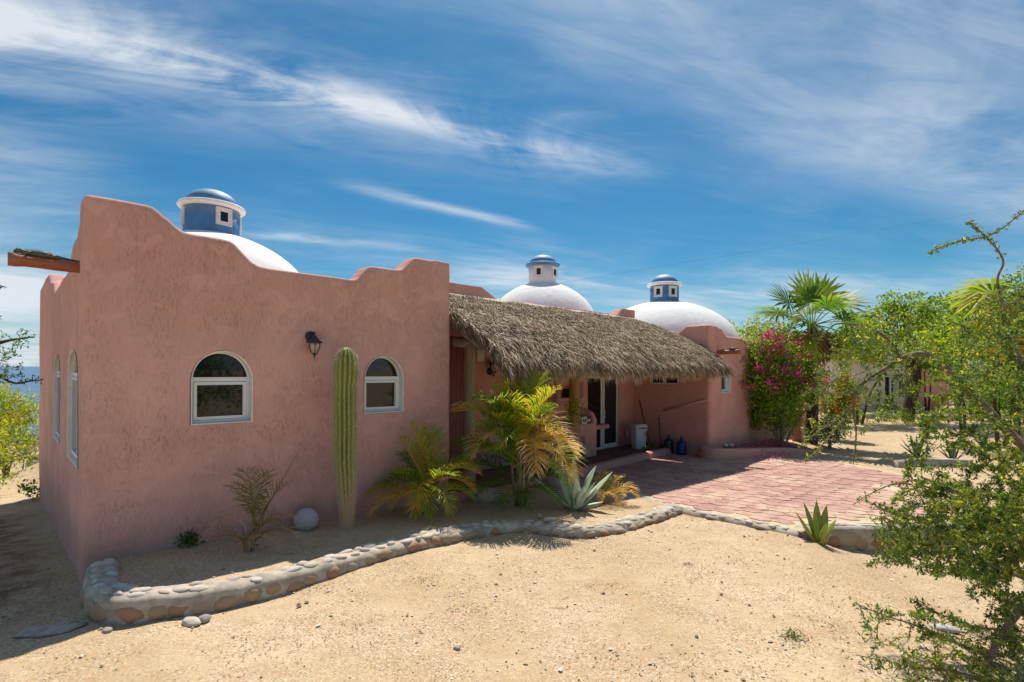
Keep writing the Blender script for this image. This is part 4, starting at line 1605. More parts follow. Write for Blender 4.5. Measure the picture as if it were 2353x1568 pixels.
# the patch of bare sand at its far corner and the sand drifted over its outer edge
cells = [q for q in cells if not (noise.noise((q.x * .9, q.y * .9, 4)) > .30 and q.x > 6.8)]
cells.sort(key=lambda q: q.length)
mbr = MB()
for k, q in enumerate(cells):
    rot = (pr_.gauss(0, .006), pr_.gauss(0, .006), pang + pr_.gauss(0, .012) + (math.pi if pr_.random() < .12 else 0))
    loc = Vector((q.x + pr_.uniform(-.004, .004), q.y + pr_.uniform(-.004, .004), .020 + pr_.uniform(-.006, .005)))
    if k < 296:
        put('paver', PVM[k % 5], patio, loc, rot, (1, 1, 1))
    else:
        mt = Matrix.Translation(loc) @ Matrix.Rotation(rot[2], 4, 'Z')
        me = PVM[k % 5]
        mbr.add([mt @ v.co for v in me.vertices], [tuple(p.vertices) for p in me.polygons])
if mbr.v:
    mp = M['paver'].copy()
    nt = mp.node_tree
    oi = [n for n in nt.nodes if n.type == 'OBJECT_INFO'][0]
    at_ = nd(nt, 'ShaderNodeAttribute', attribute_name='rnd')
    for l in list(nt.links):
        if l.from_node == oi:
            nt.links.new(at_.outputs['Fac'], l.to_socket)
    mbr.build('paver_field', mp, patio, False, 'stuff')

# loose stones
for (px_, py_, z, sc, fl, mat, lab, nm) in (
        (704, 1216, .215, (.172, .165, .165), .96, M['granite'], 'round grey granite ball sitting in the planter left of the cactus', 'stone_ball'),
        (1112, 1152, .14, (.27, .20, .22), .75, M['rock'], 'rough brown boulder at the left foot of the big palm', 'boulder'),
        (1290, 1118, .13, (.24, .20, .30), .8, M['granite'], 'smooth grey boulder behind the blue agave', 'boulder'),
        (1264, 1197, .20, (.095, .06, .05), .7, M['cobble'], 'flat oval stone lying on the planter wall in front of the agave', 'stone'),
        (1240, 1190, .19, (.034, .03, .04), .9, M['cobble'], 'small pale egg-shaped stone beside the flat oval stone', 'stone'),
        (440, 1434, .02, (.10, .06, .05), .7, M['cobble'], 'pale flat stone lying on the sand against the planter wall', 'stone'),
        (470, 1428, .02, (.055, .05, .05), .8, M['rock'], 'small brown stone touching the pale flat stone by the planter wall', 'stone'),
        (246, 1452, .0, (.05, .035, .035), .7, M['rock'], 'reddish stone below the rounded end of the planter wall', 'stone'),
        (1050, 1492, .0, (.032, .025, .022), .8, M['rock'], 'lone reddish pebble on the open sand at the bottom of the yard', 'stone'),
        (2172, 1448, -.22, (.13, .06, .05), .6, M['granite'], 'whitish stone in the shadow under the thorn bush', 'stone')):
    me = rock_mesh(hash(lab) % 50 if False else len(lab), fl, .03 if nm == 'stone_ball' else .16, 3)
    me.materials.append(mat)
    p = PB(px_, py_) if z != .20 and z != .19 else P(px_, py_, z - .07)
    o = put(nm, me, None, (p.x, p.y, p.z + sc[2] * fl * (.86 if nm == 'stone_ball' else .55)), (0, 0, rng.uniform(-.4, .4) if nm != 'stone' else -.3), sc)
    tag(o, lab, {'stone_ball': 'stone ball', 'boulder': 'boulder', 'stone': 'stone'}[nm])

# broken cement patch in the shade of the corner
me = rock_mesh(77, .10, .35, 3)
me.materials.append(M['mortar'])
p = P(115, 1448, 0)
tag(put('cement_slab', me, None, (p.x, p.y, ground_z(p.x, p.y) + .005), (0, 0, .3), (.26, .14, .22)), 'broken grey cement patch on the ground in the corner shadow', 'cement slab')

# loose grit: nobody could count it
def grit(name, mat, spots, size, seed, zoff=.3):
    r = random.Random(seed)
    mb = MB()
    ico = [(0, 0, 1), (.89, 0, .45), (.28, .85, .45), (-.72, .53, .45), (-.72, -.53, .45), (.28, -.85, .45), (0, 0, -.4)]
    fc = [(0, 1, 2), (0, 2, 3), (0, 3, 4), (0, 4, 5), (0, 5, 1), (6, 2, 1), (6, 3, 2), (6, 4, 3), (6, 5, 4), (6, 1, 5)]
    for (x, y) in spots:
        s = size * r.uniform(.4, 1.6) * (2.3 if r.random() < .09 else 1)
        z = ground_z(x, y)
        a = r.uniform(0, 6.28)
        ca, sa = math.cos(a), math.sin(a)
        kx, ky, kz = s * r.uniform(.7, 1.4), s * r.uniform(.6, 1.0), s * r.uniform(.4, .8)
        mb.add([(x + (ca * p[0] * kx - sa * p[1] * ky), y + (sa * p[0] * kx + ca * p[1] * ky), z + p[2] * kz + kz * zoff) for p in ico], fc, r.random())
    o = mb.build(name, mat, None, False, 'stuff')
    return o


gr_ = random.Random(44)
spots = []
while len(spots) < 4200:
    x, y = gr_.uniform(-6, 6), 3.2 + 6.5 * gr_.random() ** 1.6
    if abs(x) < y * 1.05 and noise.noise((x * 1.1, y * 1.1, 6)) > gr_.uniform(-.5, .5) and not inside(PATIO, x, y) and not (toL((x, y, 0))[0] > 0 and toL((x, y, 0))[1] > -.1):
        spots.append((x, y))
tag(grit('gravel', leafmat('mixed_grit', [(0, (.16, .11, .08)), (.25, (.34, .25, .17)), (.6, (.56, .43, .28)), (1, (.80, .72, .60))], 0, 1, .9), spots, .0080, 45), 'coarse loose grit scattered over the sandy yard', 'gravel')
spots = []
cl_ = [(P(a, b, 0), s) for a, b, s in ((730, 1352, .16), (800, 1447, .2), (1490, 1210, .2), (2230, 1390, .4), (1820, 1470, .1), (1580, 1298, .05), (2000, 1400, .3), (620, 1500, .2), (1500, 1530, .3), (1890, 1440, .2), (150, 1330, .4), (90, 1250, .4), (60, 1350, .5), (120, 1200, .5), (40, 1420, .4), (1400, 1350, .15), (1700, 1290, .2), (1060, 1400, .12), (980, 1330, .1))]
for k in range(1500):
    c_, s_ = gr_.choice(cl_)
    x, y = c_.x + gr_.gauss(0, s_), c_.y + gr_.gauss(0, s_ * .7)
    spots.append((x, y))
mb = MB()
for (x, y) in spots:
    d = Vector((gr_.gauss(0, 1), gr_.gauss(0, 1), .15)).normalized()
    mb.leaf((x, y, ground_z(x, y) + .006), d, Vector((0, 0, 1)), gr_.uniform(.010, .042), gr_.uniform(.005, .014), gr_.random())
tag(mb.build('leaf_litter', M['litter'], None, False, 'stuff'), 'dry brown leaf litter lying in small drifts on the sand', 'litter')

# ================================================================== plants
def arc(p0, az, el, ln, droop, n=14, side=0.0):
    """curve that leaves p0 at azimuth az / elevation el and bends down by droop radians over its length"""
    pts = [Vector(p0)]
    for i in range(n):
        t = (i + .5) / n
        e = el - droop * t ** 1.35
        a = az + side * t
        pts.append(pts[-1] + Vector((math.cos(a) * math.cos(e), math.sin(a) * math.cos(e), math.sin(e))) * (ln / n))
    return pts


def frond(parent, p0, az, el, ln, droop, width, nl, base, tipdry, mat, r, stem=.22, vang=.55, side=0.0, lw=.022, name='frond', sparse=0.0, hang=.5):
    """one feather leaf: rachis and two ranks of narrow bent leaflets"""
    mb = MB()
    pts = arc(p0, az, el, ln, droop, 16, side)
    mb.tube(pts, [lerp(.013, .003, i / 16) * (ln / 1.2 + .35) for i in range(17)], 5, min(1, base + .22))
    for k in range(nl):
        t = lerp(stem, .995, k / (nl - 1))
        f = t * 16
        i = min(15, int(f))
        p = pts[i].lerp(pts[i + 1], f - i)
        T = (pts[i + 1] - pts[i]).normalized()
        S = T.cross(Vector((0, 0, 1)))
        if S.length < 1e-4:
            S = Vector((1, 0, 0))
        S.normalize()
        N = S.cross(T).normalized()
        x = (t - stem) / (1 - stem)
        for sg in (-1, 1):
            if r.random() < sparse:
                continue
            wl = width * (math.sin(math.pi * (.12 + .80 * x)) ** .8) * r.uniform(.85, 1.12)
            ang = lerp(1.15, .50, x) + r.gauss(0, .07)
            d = (T * math.cos(ang) + S * (sg * math.sin(ang)) + N * (vang * r.uniform(.6, 1.3))).normalized()
            q1 = p + d * (wl * .5)
            d2 = (d - Vector((0, 0, 1)) * (hang * r.uniform(.6, 1.5))).normalized()
            q2 = q1 + d2 * (wl * .32)
            d3 = (d2 - Vector((0, 0, 1)) * hang * r.uniform(.5, 1.6)).normalized()
            q3 = q2 + d3 * (wl * .22)
            W = T * (lw * .5)
            c = max(0, min(1, base + r.gauss(0, .06) + tipdry * max(0, x - .35)))
            e = max(0, min(1, c + tipdry * .35 + (.25 if r.random() < tipdry * .6 else 0)))
            mb.add([p - W * .4, p + W * .4, q1 + W, q1 - W], [(0, 1, 2, 3)], c)
            mb.add([q1 - W, q1 + W, q2 + W * .7, q2 - W * .7, q3], [(0, 1, 2, 3), (3, 2, 4)], e)
    return mb.build(name, mat, parent)


def areca(loc, label, specs, stems, seed, name='areca_palm', cat='palm', lw=.021, dk=.6, dens=34, mat='areca'):
    """specs: list of (azimuth deg, elevation deg, length, droop, base tone, dryness, start height)"""
    r = random.Random(seed)
    t = thing(name, label, cat, loc, 0)
    for (dx, dy, h, rad) in stems:
        mb = MB()
        mb.tube([(dx * .5, dy * .5, -.05), (dx, dy, h * .5), (dx * 1.25, dy * 1.25, h)], [rad * 1.15, rad, rad * .7], 8, .5)
        mb.build('stem', M['cane'], t, True)
    for (az, el, ln, dr_, base, dry, z0) in specs:
        st = r.choice(stems)
        k = min(1, z0 / max(.01, st[2]))
        p0 = (st[0] * (.5 + .75 * k), st[1] * (.5 + .75 * k), z0)
        frond(t, p0, R(az), R(el), ln, dr_, ln * .38, max(14, int(ln * dens)), base, dry * dk, M[mat], r, side=r.gauss(0, .25), lw=lw, hang=.38)
    return t


M['cane'] = plain('palm_cane', (0.26, 0.22, 0.10), 0.7, 0.3, 12, 0.4, 40)
r_ = random.Random(21)
# big areca in front of the porch; azimuth -90 faces the camera, 0 is right
big = []
for k in range(13):
    big.append((r_.uniform(60, 330), r_.uniform(62, 84), r_.uniform(.95, 1.25), r_.uniform(.7, 1.5), r_.uniform(.25, .55), r_.uniform(0, .35), r_.uniform(.7, 1.05)))
for a, e, l, d, b, dry, z in ((120, 80, 1.35, .55, .60, .05, 1.0), (60, 80, 1.3, .6, .58, .05, 1.0), (-30, 80, 1.15, .9, .62, .1, 1.0), (200, 76, 1.2, .8, .60, .1, 1.0), (95, 84, 1.30, .5, .55, .05, 1.0), (75, 78, 1.25, .6, .45, .1, 1.0), (-60, 66, 1.25, 2.2, .62, .45, 1.0), (-12, 50, 1.15, 2.3, .72, .75, .95), (2, 30, 1.15, 1.9, .74, .8, .65),
                              (182, 58, 1.3, 1.3, .62, .45, 1.05), (196, 44, 1.25, .9, .20, .0, .6), (175, 30, 1.2, .8, .12, .0, .45), (-120, 50, 1.2, 2.3, .70, .6, 1.0), (-85, 48, 1.2, 2.6, .74, .6, .95),
                              (-40, 42, 1.25, 2.1, .60, .5, .85), (-30, 60, 1.1, 2.5, .66, .6, 1.0), (-100, 20, .85, 1.2, .10, .0, .3), (-140, 25, .9, 1.1, .14, .0, .35), (-70, 15, .7, 1.0, .18, .05, .25),
                              (-150, 50, 1.2, 1.9, .35, .1, .7), (20, 25, .8, 1.3, .25, .2, .4), (-30, 20, .8, 1.2, .2, .1, .3), (150, 35, 1.1, 1.1, .1, 0, .5), (-110, 62, 1.0, 2.0, .45, .2, .9), (-50, 35, 1.0, 1.6, .30, .2, .6)):
    big.append((a, e, l, d, b, dry, z))
areca(PB(1195, 1165), 'big bushy palm with yellowing fronds in front of the thatched porch', big,
      [(.0, -.02, 1.1, .030), (.14, .06, 1.0, .026), (-.13, .05, 1.0, .024), (.05, -.12, .75, .022), (-.05, .14, .9, .022)], 31)
mid = []
for k in range(12):
    mid.append((r_.uniform(0, 360), r_.uniform(45, 80), r_.uniform(.65, .95), r_.uniform(.9, 2.0), r_.uniform(.25, .6), r_.uniform(0, .3), r_.uniform(.15, .45)))
for a, e, l, d, b, dry, z in ((170, 68, 1.05, .45, .60, .0, .45), (185, 74, 1.2, .30, .62, .0, .5), (100, 80, 1.1, .4, .35, 0, .5), (60, 76, 1.0, .6, .45, .05, .5), (5, 48, .9, 1.5, .62, .15, .5), (-15, 40, .85, 1.8, .6, .2, .45),
                              (-90, 45, .8, 2.3, .45, .25, .4), (-70, 30, .75, 1.9, .3, .1, .3), (-110, 30, .75, 1.9, .4, .3, .3), (-140, 35, .8, 1.8, .5, .3, .3), (-40, 35, .8, 2.0, .35, .15, .35), (180, 30, .85, 1.2, .3, .3, .3),
                              (205, 25, .95, 1.4, .7, .6, .25)):
    mid.append((a, e, l * (.80 if e > 60 else .98), d, min(.70, b + .20), dry, z))
areca(PB(978, 1182), 'bright green clump palm between the cactus and the corner of the wing', mid,
      [(0, 0, .5, .022), (.09, .03, .45, .018), (-.09, .02, .5, .018), (.02, -.09, .4, .018)], 32, lw=.020)
sm = []
for a, e, l, d, b, dry, z in ((150, 70, .85, 1.1, .30, .35, .25), (120, 76, .9, .9, .15, .2, .3), (100, 80, .8, .8, .10, .2, .3), (60, 74, .75, .9, .2, .2, .25), (170, 58, .75, 2.2, .93, .6, .25), (20, 60, .7, 1.5, .42, .7, .15),
                              (0, 48, .7, 1.7, .35, .8, .12), (-20, 44, .6, 2.0, .55, .8, .12), (-70, 50, .55, 1.9, .30, .4, .1), (-120, 55, .55, 1.6, .35, .4, .1), (190, 48, .65, 1.8, .55, .8, .12), (40, 55, .6, 1.5, .3, .4, .12)):
    sm.append((a, e, l * .85, d, min(.93, b * .8 + .30), dry, z))
dry_ = areca(PB(568, 1268), 'thin scorched palm with dry brown tips beside the dark little shrub', sm,
             [(0, 0, .30, .014), (.05, .02, .28, .012), (-.05, .01, .30, .012), (.01, -.05, .24, .012), (.08, .03, .22, .010)], 33, lw=.014, dk=.9, dens=28, mat='areca_dry')
mb = MB()
mb.tube(arc((.05, .02, .2), R(38), R(62), 1.15, .05, 10), [lerp(.010, .002, i / 10) for i in range(11)], 5, .5)
mb.build('spear_leaf', M['areca_dry'], dry_)
tiny = [(a, e, l, d, b, dry, .12) for a, e, l, d, b, dry in ((10, 50, .55, 1.5, .66, .4), (-20, 42, .55, 1.7, .70, .5), (60, 66, .5, 1.2, .6, .3), (120, 60, .5, 1.3, .55, .3), (160, 48, .5, 1.6, .6, .4), (-70, 40, .45, 1.9, .72, .5),
                                                           (-120, 45, .45, 1.8, .7, .5), (30, 40, .5, 1.8, .74, .5), (200, 40, .45, 1.7, .6, .3), (90, 75, .5, 1.0, .6, .2))]
areca(PB(1392, 1158), 'small yellow palm on two stubby canes behind the agave', tiny, [(-.04, 0, .26, .024), (.06, .02, .24, .022)], 34, lw=.018)

# ---- agaves and aloes
def blade_leaf(parent, p0, az, el, ln, w, thick, curl, mat, r, n=9, twist=0.0, name='leaf'):
    """thick channelled succulent leaf with a pointed tip"""
    mb = MB()
    pts = arc(p0, az, el, ln, curl, n)
    vs, fs = [], []
    for i, p in enumerate(pts):
        t = i / n
        T = (pts[min(n, i + 1)] - pts[max(0, i - 1)]).normalized()
        S = T.cross(Vector((0, 0, 1)))
        if S.length < 1e-4:
            S = Vector((-math.sin(az), math.cos(az), 0))
        S.normalize()
        N = S.cross(T).normalized()
        ww = w * interp([(0, .62), (.15, .66), (.45, 1.0), (.7, .78), (.9, .32), (1, .03)], t) * .5
        tk = thick * (1 - t) ** .7 + .002
        q = p + Vector((0, 0, 0))
        for (a, b) in ((-1, .38), (-.55, .08), (0, -.02), (.55, .08), (1, .38), (.5, -.75), (0, -1.0), (-.5, -.75)):
            vs.append(q + S * (a * ww) + N * (b * (tk if b < 0 else ww * .6)))
    m_ = 8
    for i in range(n):
        for k in range(m_):
            k2 = (k + 1) % m_
            fs.append((i * m_ + k, (i + 1) * m_ + k, (i + 1) * m_ + k2, i * m_ + k2))
    fs.append(tuple(range(m_)))
    mb.add(vs, fs, .5)
    return mb.build(name, mat, parent, True)


def rosette(name, cat, label, loc, leaves, mat, seed, w, thick):
    r = random.Random(seed)
    t = thing(name, label, cat, loc, 0)
    for (az, el, ln, curl) in leaves:
        a = R(az)
        blade_leaf(t, (math.cos(a) * .05, math.sin(a) * .05, .0), a, R(el), ln, w * r.uniform(.88, 1.12), thick, R(curl), mat, r)
    return t


ag = rosette('agave', 'agave', 'pale blue-green agave with broad pointed leaves just behind the planter wall', PB(1322, 1172) + Vector((0, 0, .02)),
             [(172, 38, 0.82, 2), (128, 64, 0.82, 10), (150, 60, 0.52, -8), (-95, 76, 0.62, 6), (95, 82, 0.86, 2), (35, 62, 0.79, 10), (8, 44, 0.84, -4), (-30, 62, 0.57, 8), (-62, 66, 0.47, 6), (-5, 14, 0.43, -8)],
             M['agave'], 4, .185, .035)
mb = MB()
gr2 = random.Random(4)
for k in range(14):
    a = gr2.uniform(0, 6.28)
    mb.tube([(math.cos(a) * .05, math.sin(a) * .05, .02), (math.cos(a) * .14, math.sin(a) * .14, .03), (math.cos(a) * gr2.uniform(.18, .3), math.sin(a) * gr2.uniform(.18, .3), -.01)], [.02, .018, .004], 5)
mb.build('dead_leaves', M['litter'], ag)
mb = MB()
mb.tube([(-.09, -.06, .02), (-.12, -.16, -.02), (-.14, -.28, .0), (-.20, -.36, -.02)], [.022, .016, .012, .004], 6, .7)
mb.build('dry_stalk', M['twig'], ag)
pa_ = P(1884, 1252, -.10)
rosette('aloe', 'aloe', 'yellow-green aloe in the sand in front of the patio step', (pa_.x, pa_.y, ground_z(pa_.x, pa_.y)),
        [(150, 60, .50, 6), (115, 70, .58, 3), (75, 76, .60, -3), (40, 68, .55, -4), (175, 52, .50, -14), (-90, 74, .36, 6), (10, 58, .40, 2), (-40, 70, .34, 4), (95, 82, .5, 2)], M['aloe'], 9, .115, .028)
pa_ = P(2085, 1268, -.24)
rosette('aloe', 'aloe', 'second aloe half hidden by the thorn bush under the patio step', (pa_.x, pa_.y, ground_z(pa_.x, pa_.y)),
        [(150, 42, .55, 8), (110, 70, .45, 3), (75, 76, .45, -3), (30, 60, .45, 4), (-90, 60, .3, 6), (185, 50, .4, 4), (0, 50, .35, 2)], M['aloe'], 10, .075, .022)
for (px_, py_, sc, lab) in ((2108, 1050, 1.0, 'spiky dark agave in the bed at the far edge of the patio'), (2190, 1058, .8, 'smaller spiky agave right of its twin beyond the patio')):
    p = P(px_, py_, .02)
    rosette('agave', 'agave', lab, p, [(az, el, .62 * sc, 4) for az, el in ((0, 35), (40, 55), (90, 72), (140, 58), (180, 40), (220, 60), (270, 70), (320, 55), (60, 80), (120, 78))], M['agave_dark'], 3, .07, .02)
p = PB(1298, 1112)
rosette('agave', 'agave', 'dusky blue agave in the shade behind the grey boulder', p, [(200, 55, .45, 5), (150, 62, .5, 5), (30, 50, .5, 5), (80, 70, .5, 5), (-20, 45, .45, 5), (-60, 60, .35, 5)], M['agave_dark'], 3, .08, .02)

# ---- cardon cactus
pc_ = PB(797, 1212)
t = thing('cactus', 'tall ribbed columnar cactus standing against the pink front wall', 'cactus', pc_)
RB, NSEG = 14, 76
HC = 2.46


def crad(z):
    return interp([(-.1, .118), (0, .118), (.1, .112), (.35, .118), (.8, .138), (1.3, .150), (1.72, .148), (1.90, .152), (1.935, .130), (1.97, .155), (2.12, .164), (2.26, .156), (2.37, .125), (2.43, .075), (2.46, .02)], z)


def clean(z):
    return Vector((interp([(0, .0), (.8, -.02), (1.6, -.035), (2.46, -.03)], z), 0, 0)) + Vector((noise.noise((z * 1.5, 0, 0)) * .012, 0, 0))


vs, fs = [], []
rows = [-.1 + (HC + .1) * (i / NSEG) for i in range(NSEG + 1)]
SUB = 12
per = RB * SUB
for z in rows:
    rr = crad(z)
    dp = interp([(0, .05), (.4, .16), (.9, .33), (2.3, .33), (2.46, .45)], z)
    for k in range(per):
        w = 2 * math.pi * k / per
        rib = abs(math.cos(math.pi * (k % SUB) / SUB))
        q = rr * (1 - dp * (1 - rib ** .8)) * (1 + .02 * noise.noise((w * 2, z * 4, 1)))
        vs.append(clean(z) + Vector((q * math.cos(w), q * math.sin(w), z)))
mb = MB()
mb.v = vs
for i in range(NSEG):
    for k in range(per):
        k2 = (k + 1) % per
        mb.f.append((i * per + k, i * per + k2, (i + 1) * per + k2, (i + 1) * per + k))
        mb.r.append(1.0 if k % SUB in (0, SUB - 1) and rows[i] > .3 else 0.0)
mb.f.append(tuple(NSEG * per + k for k in range(per)))
mb.r.append(0.0)
mb.build('body', M['cactus'], t, True)
mb = MB()
cr_ = random.Random(8)
for k in range(RB):
    w = 2 * math.pi * k / RB
    z = .35
    while z < 2.44:
        rr = crad(z)
        p = clean(z) + Vector((math.cos(w) * rr, math.sin(w) * rr, z))
        o_ = Vector((math.cos(w), math.sin(w), 0))
        for q in range(7):
            d = (o_ * .8 + rdir(cr_) * .9).normalized()
            s_ = d.orthogonal().normalized() * .0035
            mb.add([p - s_, p + s_, p + d * cr_.uniform(.016, .042)], [(0, 1, 2)], .5)
        z += cr_.uniform(.024, .034)
mb.build('spines', M['spine'], t, False, 'stuff')
t.scale = (1.03, 1.03, 1.045)
# ================================================================== branching plants
class Plant:
    """grows twigs from given limbs towards points spread through the crown"""

    def __init__(self, seed):
        self.r = random.Random(seed)
        self.wood = MB()
        self.nodes = []      # (pos, radius)
        self.twigs = []      # list of (points, radii)

    def limb(self, pts, r0, r1, per=6, n=8):
        sp = smooth_path(pts, per)
        m = len(sp)
        rad = [lerp(r0, r1, (i / (m - 1)) ** .8) * (1 + .08 * noise.noise(sp[i] * 5)) for i in range(m)]
        self.wood.tube(sp, rad, n)
        for p, q in zip(sp, rad):
            self.nodes.append((p, q))
        self.twigs.append((sp, rad))

    def grow(self, targets, rmax=.02, rmin=.003, step=.10, wig=.05, sag=0.0, n=5, order=None, maxlen=None):
        r = self.r
        if order:
            targets = sorted(targets, key=order)
        for tg in targets:
            best, bd = None, 1e9
            for p, q in self.nodes:
                d = (p - tg).length_squared
                if d < bd:
                    best, bd = (p, q), d
            L_ = math.sqrt(bd)
            if L_ < .03 or (maxlen and L_ > maxlen):
                continue
            k = max(2, int(L_ / step))
            a, q = best
            r0 = min(q * .7, rmax * (.4 + min(1, L_)))
            ph = r.random() * 50
            pts, rad = [], []
            for i in range(k + 1):
                t = i / k
                p = a.lerp(tg, t)
                env = math.sin(math.pi * min(1, t * .9))
                p = p + Vector((noise.noise((ph, t * 3, 0)), noise.noise((ph, 0, t * 3)), noise.noise((0, ph, t * 3)))) * (wig * L_ * env * 4) + Vector((0, 0, sag * L_ * env))
                pts.append(p)
                rad.append(lerp(r0, rmin, t))
            self.wood.tube(pts, rad, n)
            for p, q2 in list(zip(pts, rad))[1:]:
                self.nodes.append((p, q2))
            self.twigs.append((pts, rad))

    def leaves(self, mb, per_m, ln, w, rmax=.012, spread=.02, tone=None, up=0.0, along=0.0, keep=None):
        r = self.r
        for pts, rad in self.twigs:
            base = r.gauss(0, .10)
            for a, b, q in zip(pts, pts[1:], rad[1:]):
                if q > rmax:
                    continue
                d = (b - a)
                for _ in range(int(d.length * per_m + r.random())):
                    p = a.lerp(b, r.random())
                    if keep and not keep(p, r):
                        continue
                    dd = (rdir(r) + d.normalized() * along + Vector((0, 0, up))).normalized()
                    p2 = p + rdir(r) * (spread * r.random())
                    s = r.uniform(.45, 1.45)
                    t = tone(p, r) if tone else r.random()
                    mb.leaf(p2, dd, rdir(r), ln * s, w * s, max(0, min(1, t + base)))


def in_blob(r, c, rad, k=1.0, low=-1.0):
    while True:
        v = Vector((r.uniform(-1, 1), r.uniform(-1, 1), r.uniform(low, 1)))
        if v.length <= 1:
            n = v.normalized()
            if v.length <= .72 + .42 * noise.noise(n * 1.7 + Vector(c) * .3):
                return Vector(c) + Vector((v.x * rad[0], v.y * rad[1], v.z * rad[2])) * k


def bushy(name, cat, label, base, blobs, ntwig, nleaf, ln, w, mat, seed, stems=3, sr=.04, flowers=(), bark=None, clump=.16, trunk_h=.35, group=None, tone=.5, low=-1.0, nclump=None):
    """shrub or tree: stems, twigs to many clumps, small leaves gathered round the clumps"""
    base = Vector(base)
    t = thing(name, label, cat, base, 0, group)
    pl = Plant(seed)
    r = pl.r
    c0 = sum((Vector(b[0]) for b in blobs), Vector()) / len(blobs)
    for k in range(stems):
        a = 6.28 * k / stems + r.uniform(-.5, .5)
        off = Vector((math.cos(a), math.sin(a), 0))
        top = Vector(r.choice(blobs)[0]) * .75 + off * .2 * c0.z * .4
        pl.limb([off * sr * (1.2 if stems > 1 else 0) + Vector((0, 0, -.12)), off * sr * 2 + Vector((0, 0, top.z * trunk_h)) + Vector((top.x, top.y, 0)) * .25, top], sr, sr * .35, 5, 8)
    vol = [b[1][0] * b[1][1] * b[1][2] for b in blobs]
    pick = lambda: r.choices(blobs, vol)[0]
    tg = []
    for _ in range(ntwig):
        c, rd = pick()
        tg.append(in_blob(r, c, rd, .95, low))
    pl.grow(tg, sr * .45, .003, .25, .05, 0, 4, order=lambda p: (p - c0).length)
    pl.wood.build('trunk', bark or M['bark'], t, True)
    mb = MB()
    cl = []
    for _ in range(nclump or max(30, nleaf // 28)):
        c, rd = pick()
        cl.append((in_blob(r, c, rd, 1.0, low), r.gauss(tone, .17)))
    for _ in range(nleaf):
        c, tn = r.choice(cl)
        p = c + Vector((r.gauss(0, clump), r.gauss(0, clump), r.gauss(0, clump * .7)))
        s = r.uniform(.6, 1.3)
        mb.leaf(p, (rdir(r) + Vector((0, 0, -.25))).normalized(), rdir(r), ln * s, w * s, max(0, min(1, tn + r.gauss(0, .16))))
    mb.build('crown', mat, t)
    for (fm, nf, size, zmin, fname) in flowers:
        mb = MB()
        k = 0
        cand = [c for c, _ in cl if c.z > zmin]
        heads = [r.choice(cand) + Vector((r.gauss(0, clump * .8), r.gauss(0, clump * .8) - .08, r.gauss(0, clump * .6))) for _ in range(max(3, nf // 16))] if cand else []
        for _ in range(nf if heads else 0):
            p = r.choice(heads) + rdir(r) * r.uniform(0, size * 2.6)
            s = r.uniform(.7, 1.3)
            mb.leaf(p, rdir(r), rdir(r), size * s, size * .8 * s, r.random())
        if heads:
            mb.build(fname, fm, t, False, 'stuff')
    return t


def gz(p):
    return Vector((p.x, p.y, ground_z(p.x, p.y, False)))


# ---- thorn bush reaching in from the right, close to the camera
tb = gz(P(2250, 1600, -.2))
bush = thing('thorn_bush', 'thorny small-leaved bush reaching into the yard from the right, nearest plant', 'bush', tb)
pl = Plant(77)
q = lambda x, y, Y: Q(x, y, Y) - tb
base = Vector((0, 0, -.1))
fork = q(2420, 1290, 4.15)
pl.limb([base, q(2275, 1510, 3.92), q(2310, 1448, 3.95), q(2355, 1385, 4.0), fork, q(2450, 1190, 4.3), q(2425, 1090, 4.5)], .021, .032)
pl.limb([fork, q(2352, 1327, 4.2), q(2316, 1240, 4.35), q(2284, 1202, 4.5), q(2206, 1135, 4.7), q(2120, 1098, 4.9)], .026, .010)
pl.limb([q(2425, 1090, 4.5), q(2330, 1005, 4.8), q(2235, 907, 5.0), q(2180, 852, 5.1), q(2144, 820, 5.2), q(2100, 815, 5.25), q(2060, 830, 5.3)], .044, .028)
pl.limb([q(2068, 826, 5.29), q(2046, 788, 5.35), q(2015, 762, 5.4), q(1980, 748, 5.45), q(1926, 744, 5.5), q(1900, 760, 5.55), q(1878, 782, 5.6)], .022, .005)
pl.limb([q(2060, 830, 5.3), q(2017, 858, 5.2), q(1980, 884, 5.15), q(1964, 912, 5.1), q(1961, 945, 5.1), q(1967, 990, 5.05), q(1965, 1030, 5.05), q(1960, 1068, 5.0)], .020, .004)
pl.limb([q(1962, 930, 5.1), q(1930, 955, 5.0), q(1890, 985, 4.95), q(1850, 1015, 4.9), q(1835, 1030, 4.9)], .010, .003)
pl.limb([q(1980, 884, 5.15), q(1930, 905, 5.1), q(1880, 900, 5.0), q(1845, 905, 5.0)], .010, .003)
pl.limb([q(1962, 935, 5.1), q(1900, 1010, 5.0), q(1868, 1045, 4.95), q(1845, 1060, 4.9)], .009, .003)
pl.limb([q(2275, 1510, 3.92), q(2200, 1480, 3.85), q(2110, 1440, 3.8), q(2020, 1410, 3.8), q(1962, 1385, 3.8)], .012, .003)
pl.limb([q(2262, 1560, 3.9), q(2180, 1540, 3.8), q(2090, 1530, 3.7), q(1965, 1505, 3.7)], .012, .003)
pl.limb([q(2310, 1448, 3.95), q(2240, 1440, 3.9), q(2180, 1420, 3.9), q(2090, 1375, 3.9)], .010, .003)
pl.limb([q(2425, 1090, 4.5), q(2365, 900, 4.7), q(2320, 750, 4.9), q(2292, 650, 5.0), q(2305, 598, 5.0), q(2266, 545, 5.0), q(2225, 510, 5.0)], .018, .005)
pl.limb([q(2266, 545, 5.0), q(2310, 520, 4.95), q(2353, 488, 4.9), q(2420, 470, 4.9)], .008, .003)
pl.limb([q(2266, 545, 5.0), q(2215, 553, 5.0), q(2170, 565, 5.05), q(2132, 584, 5.05)], .008, .003)
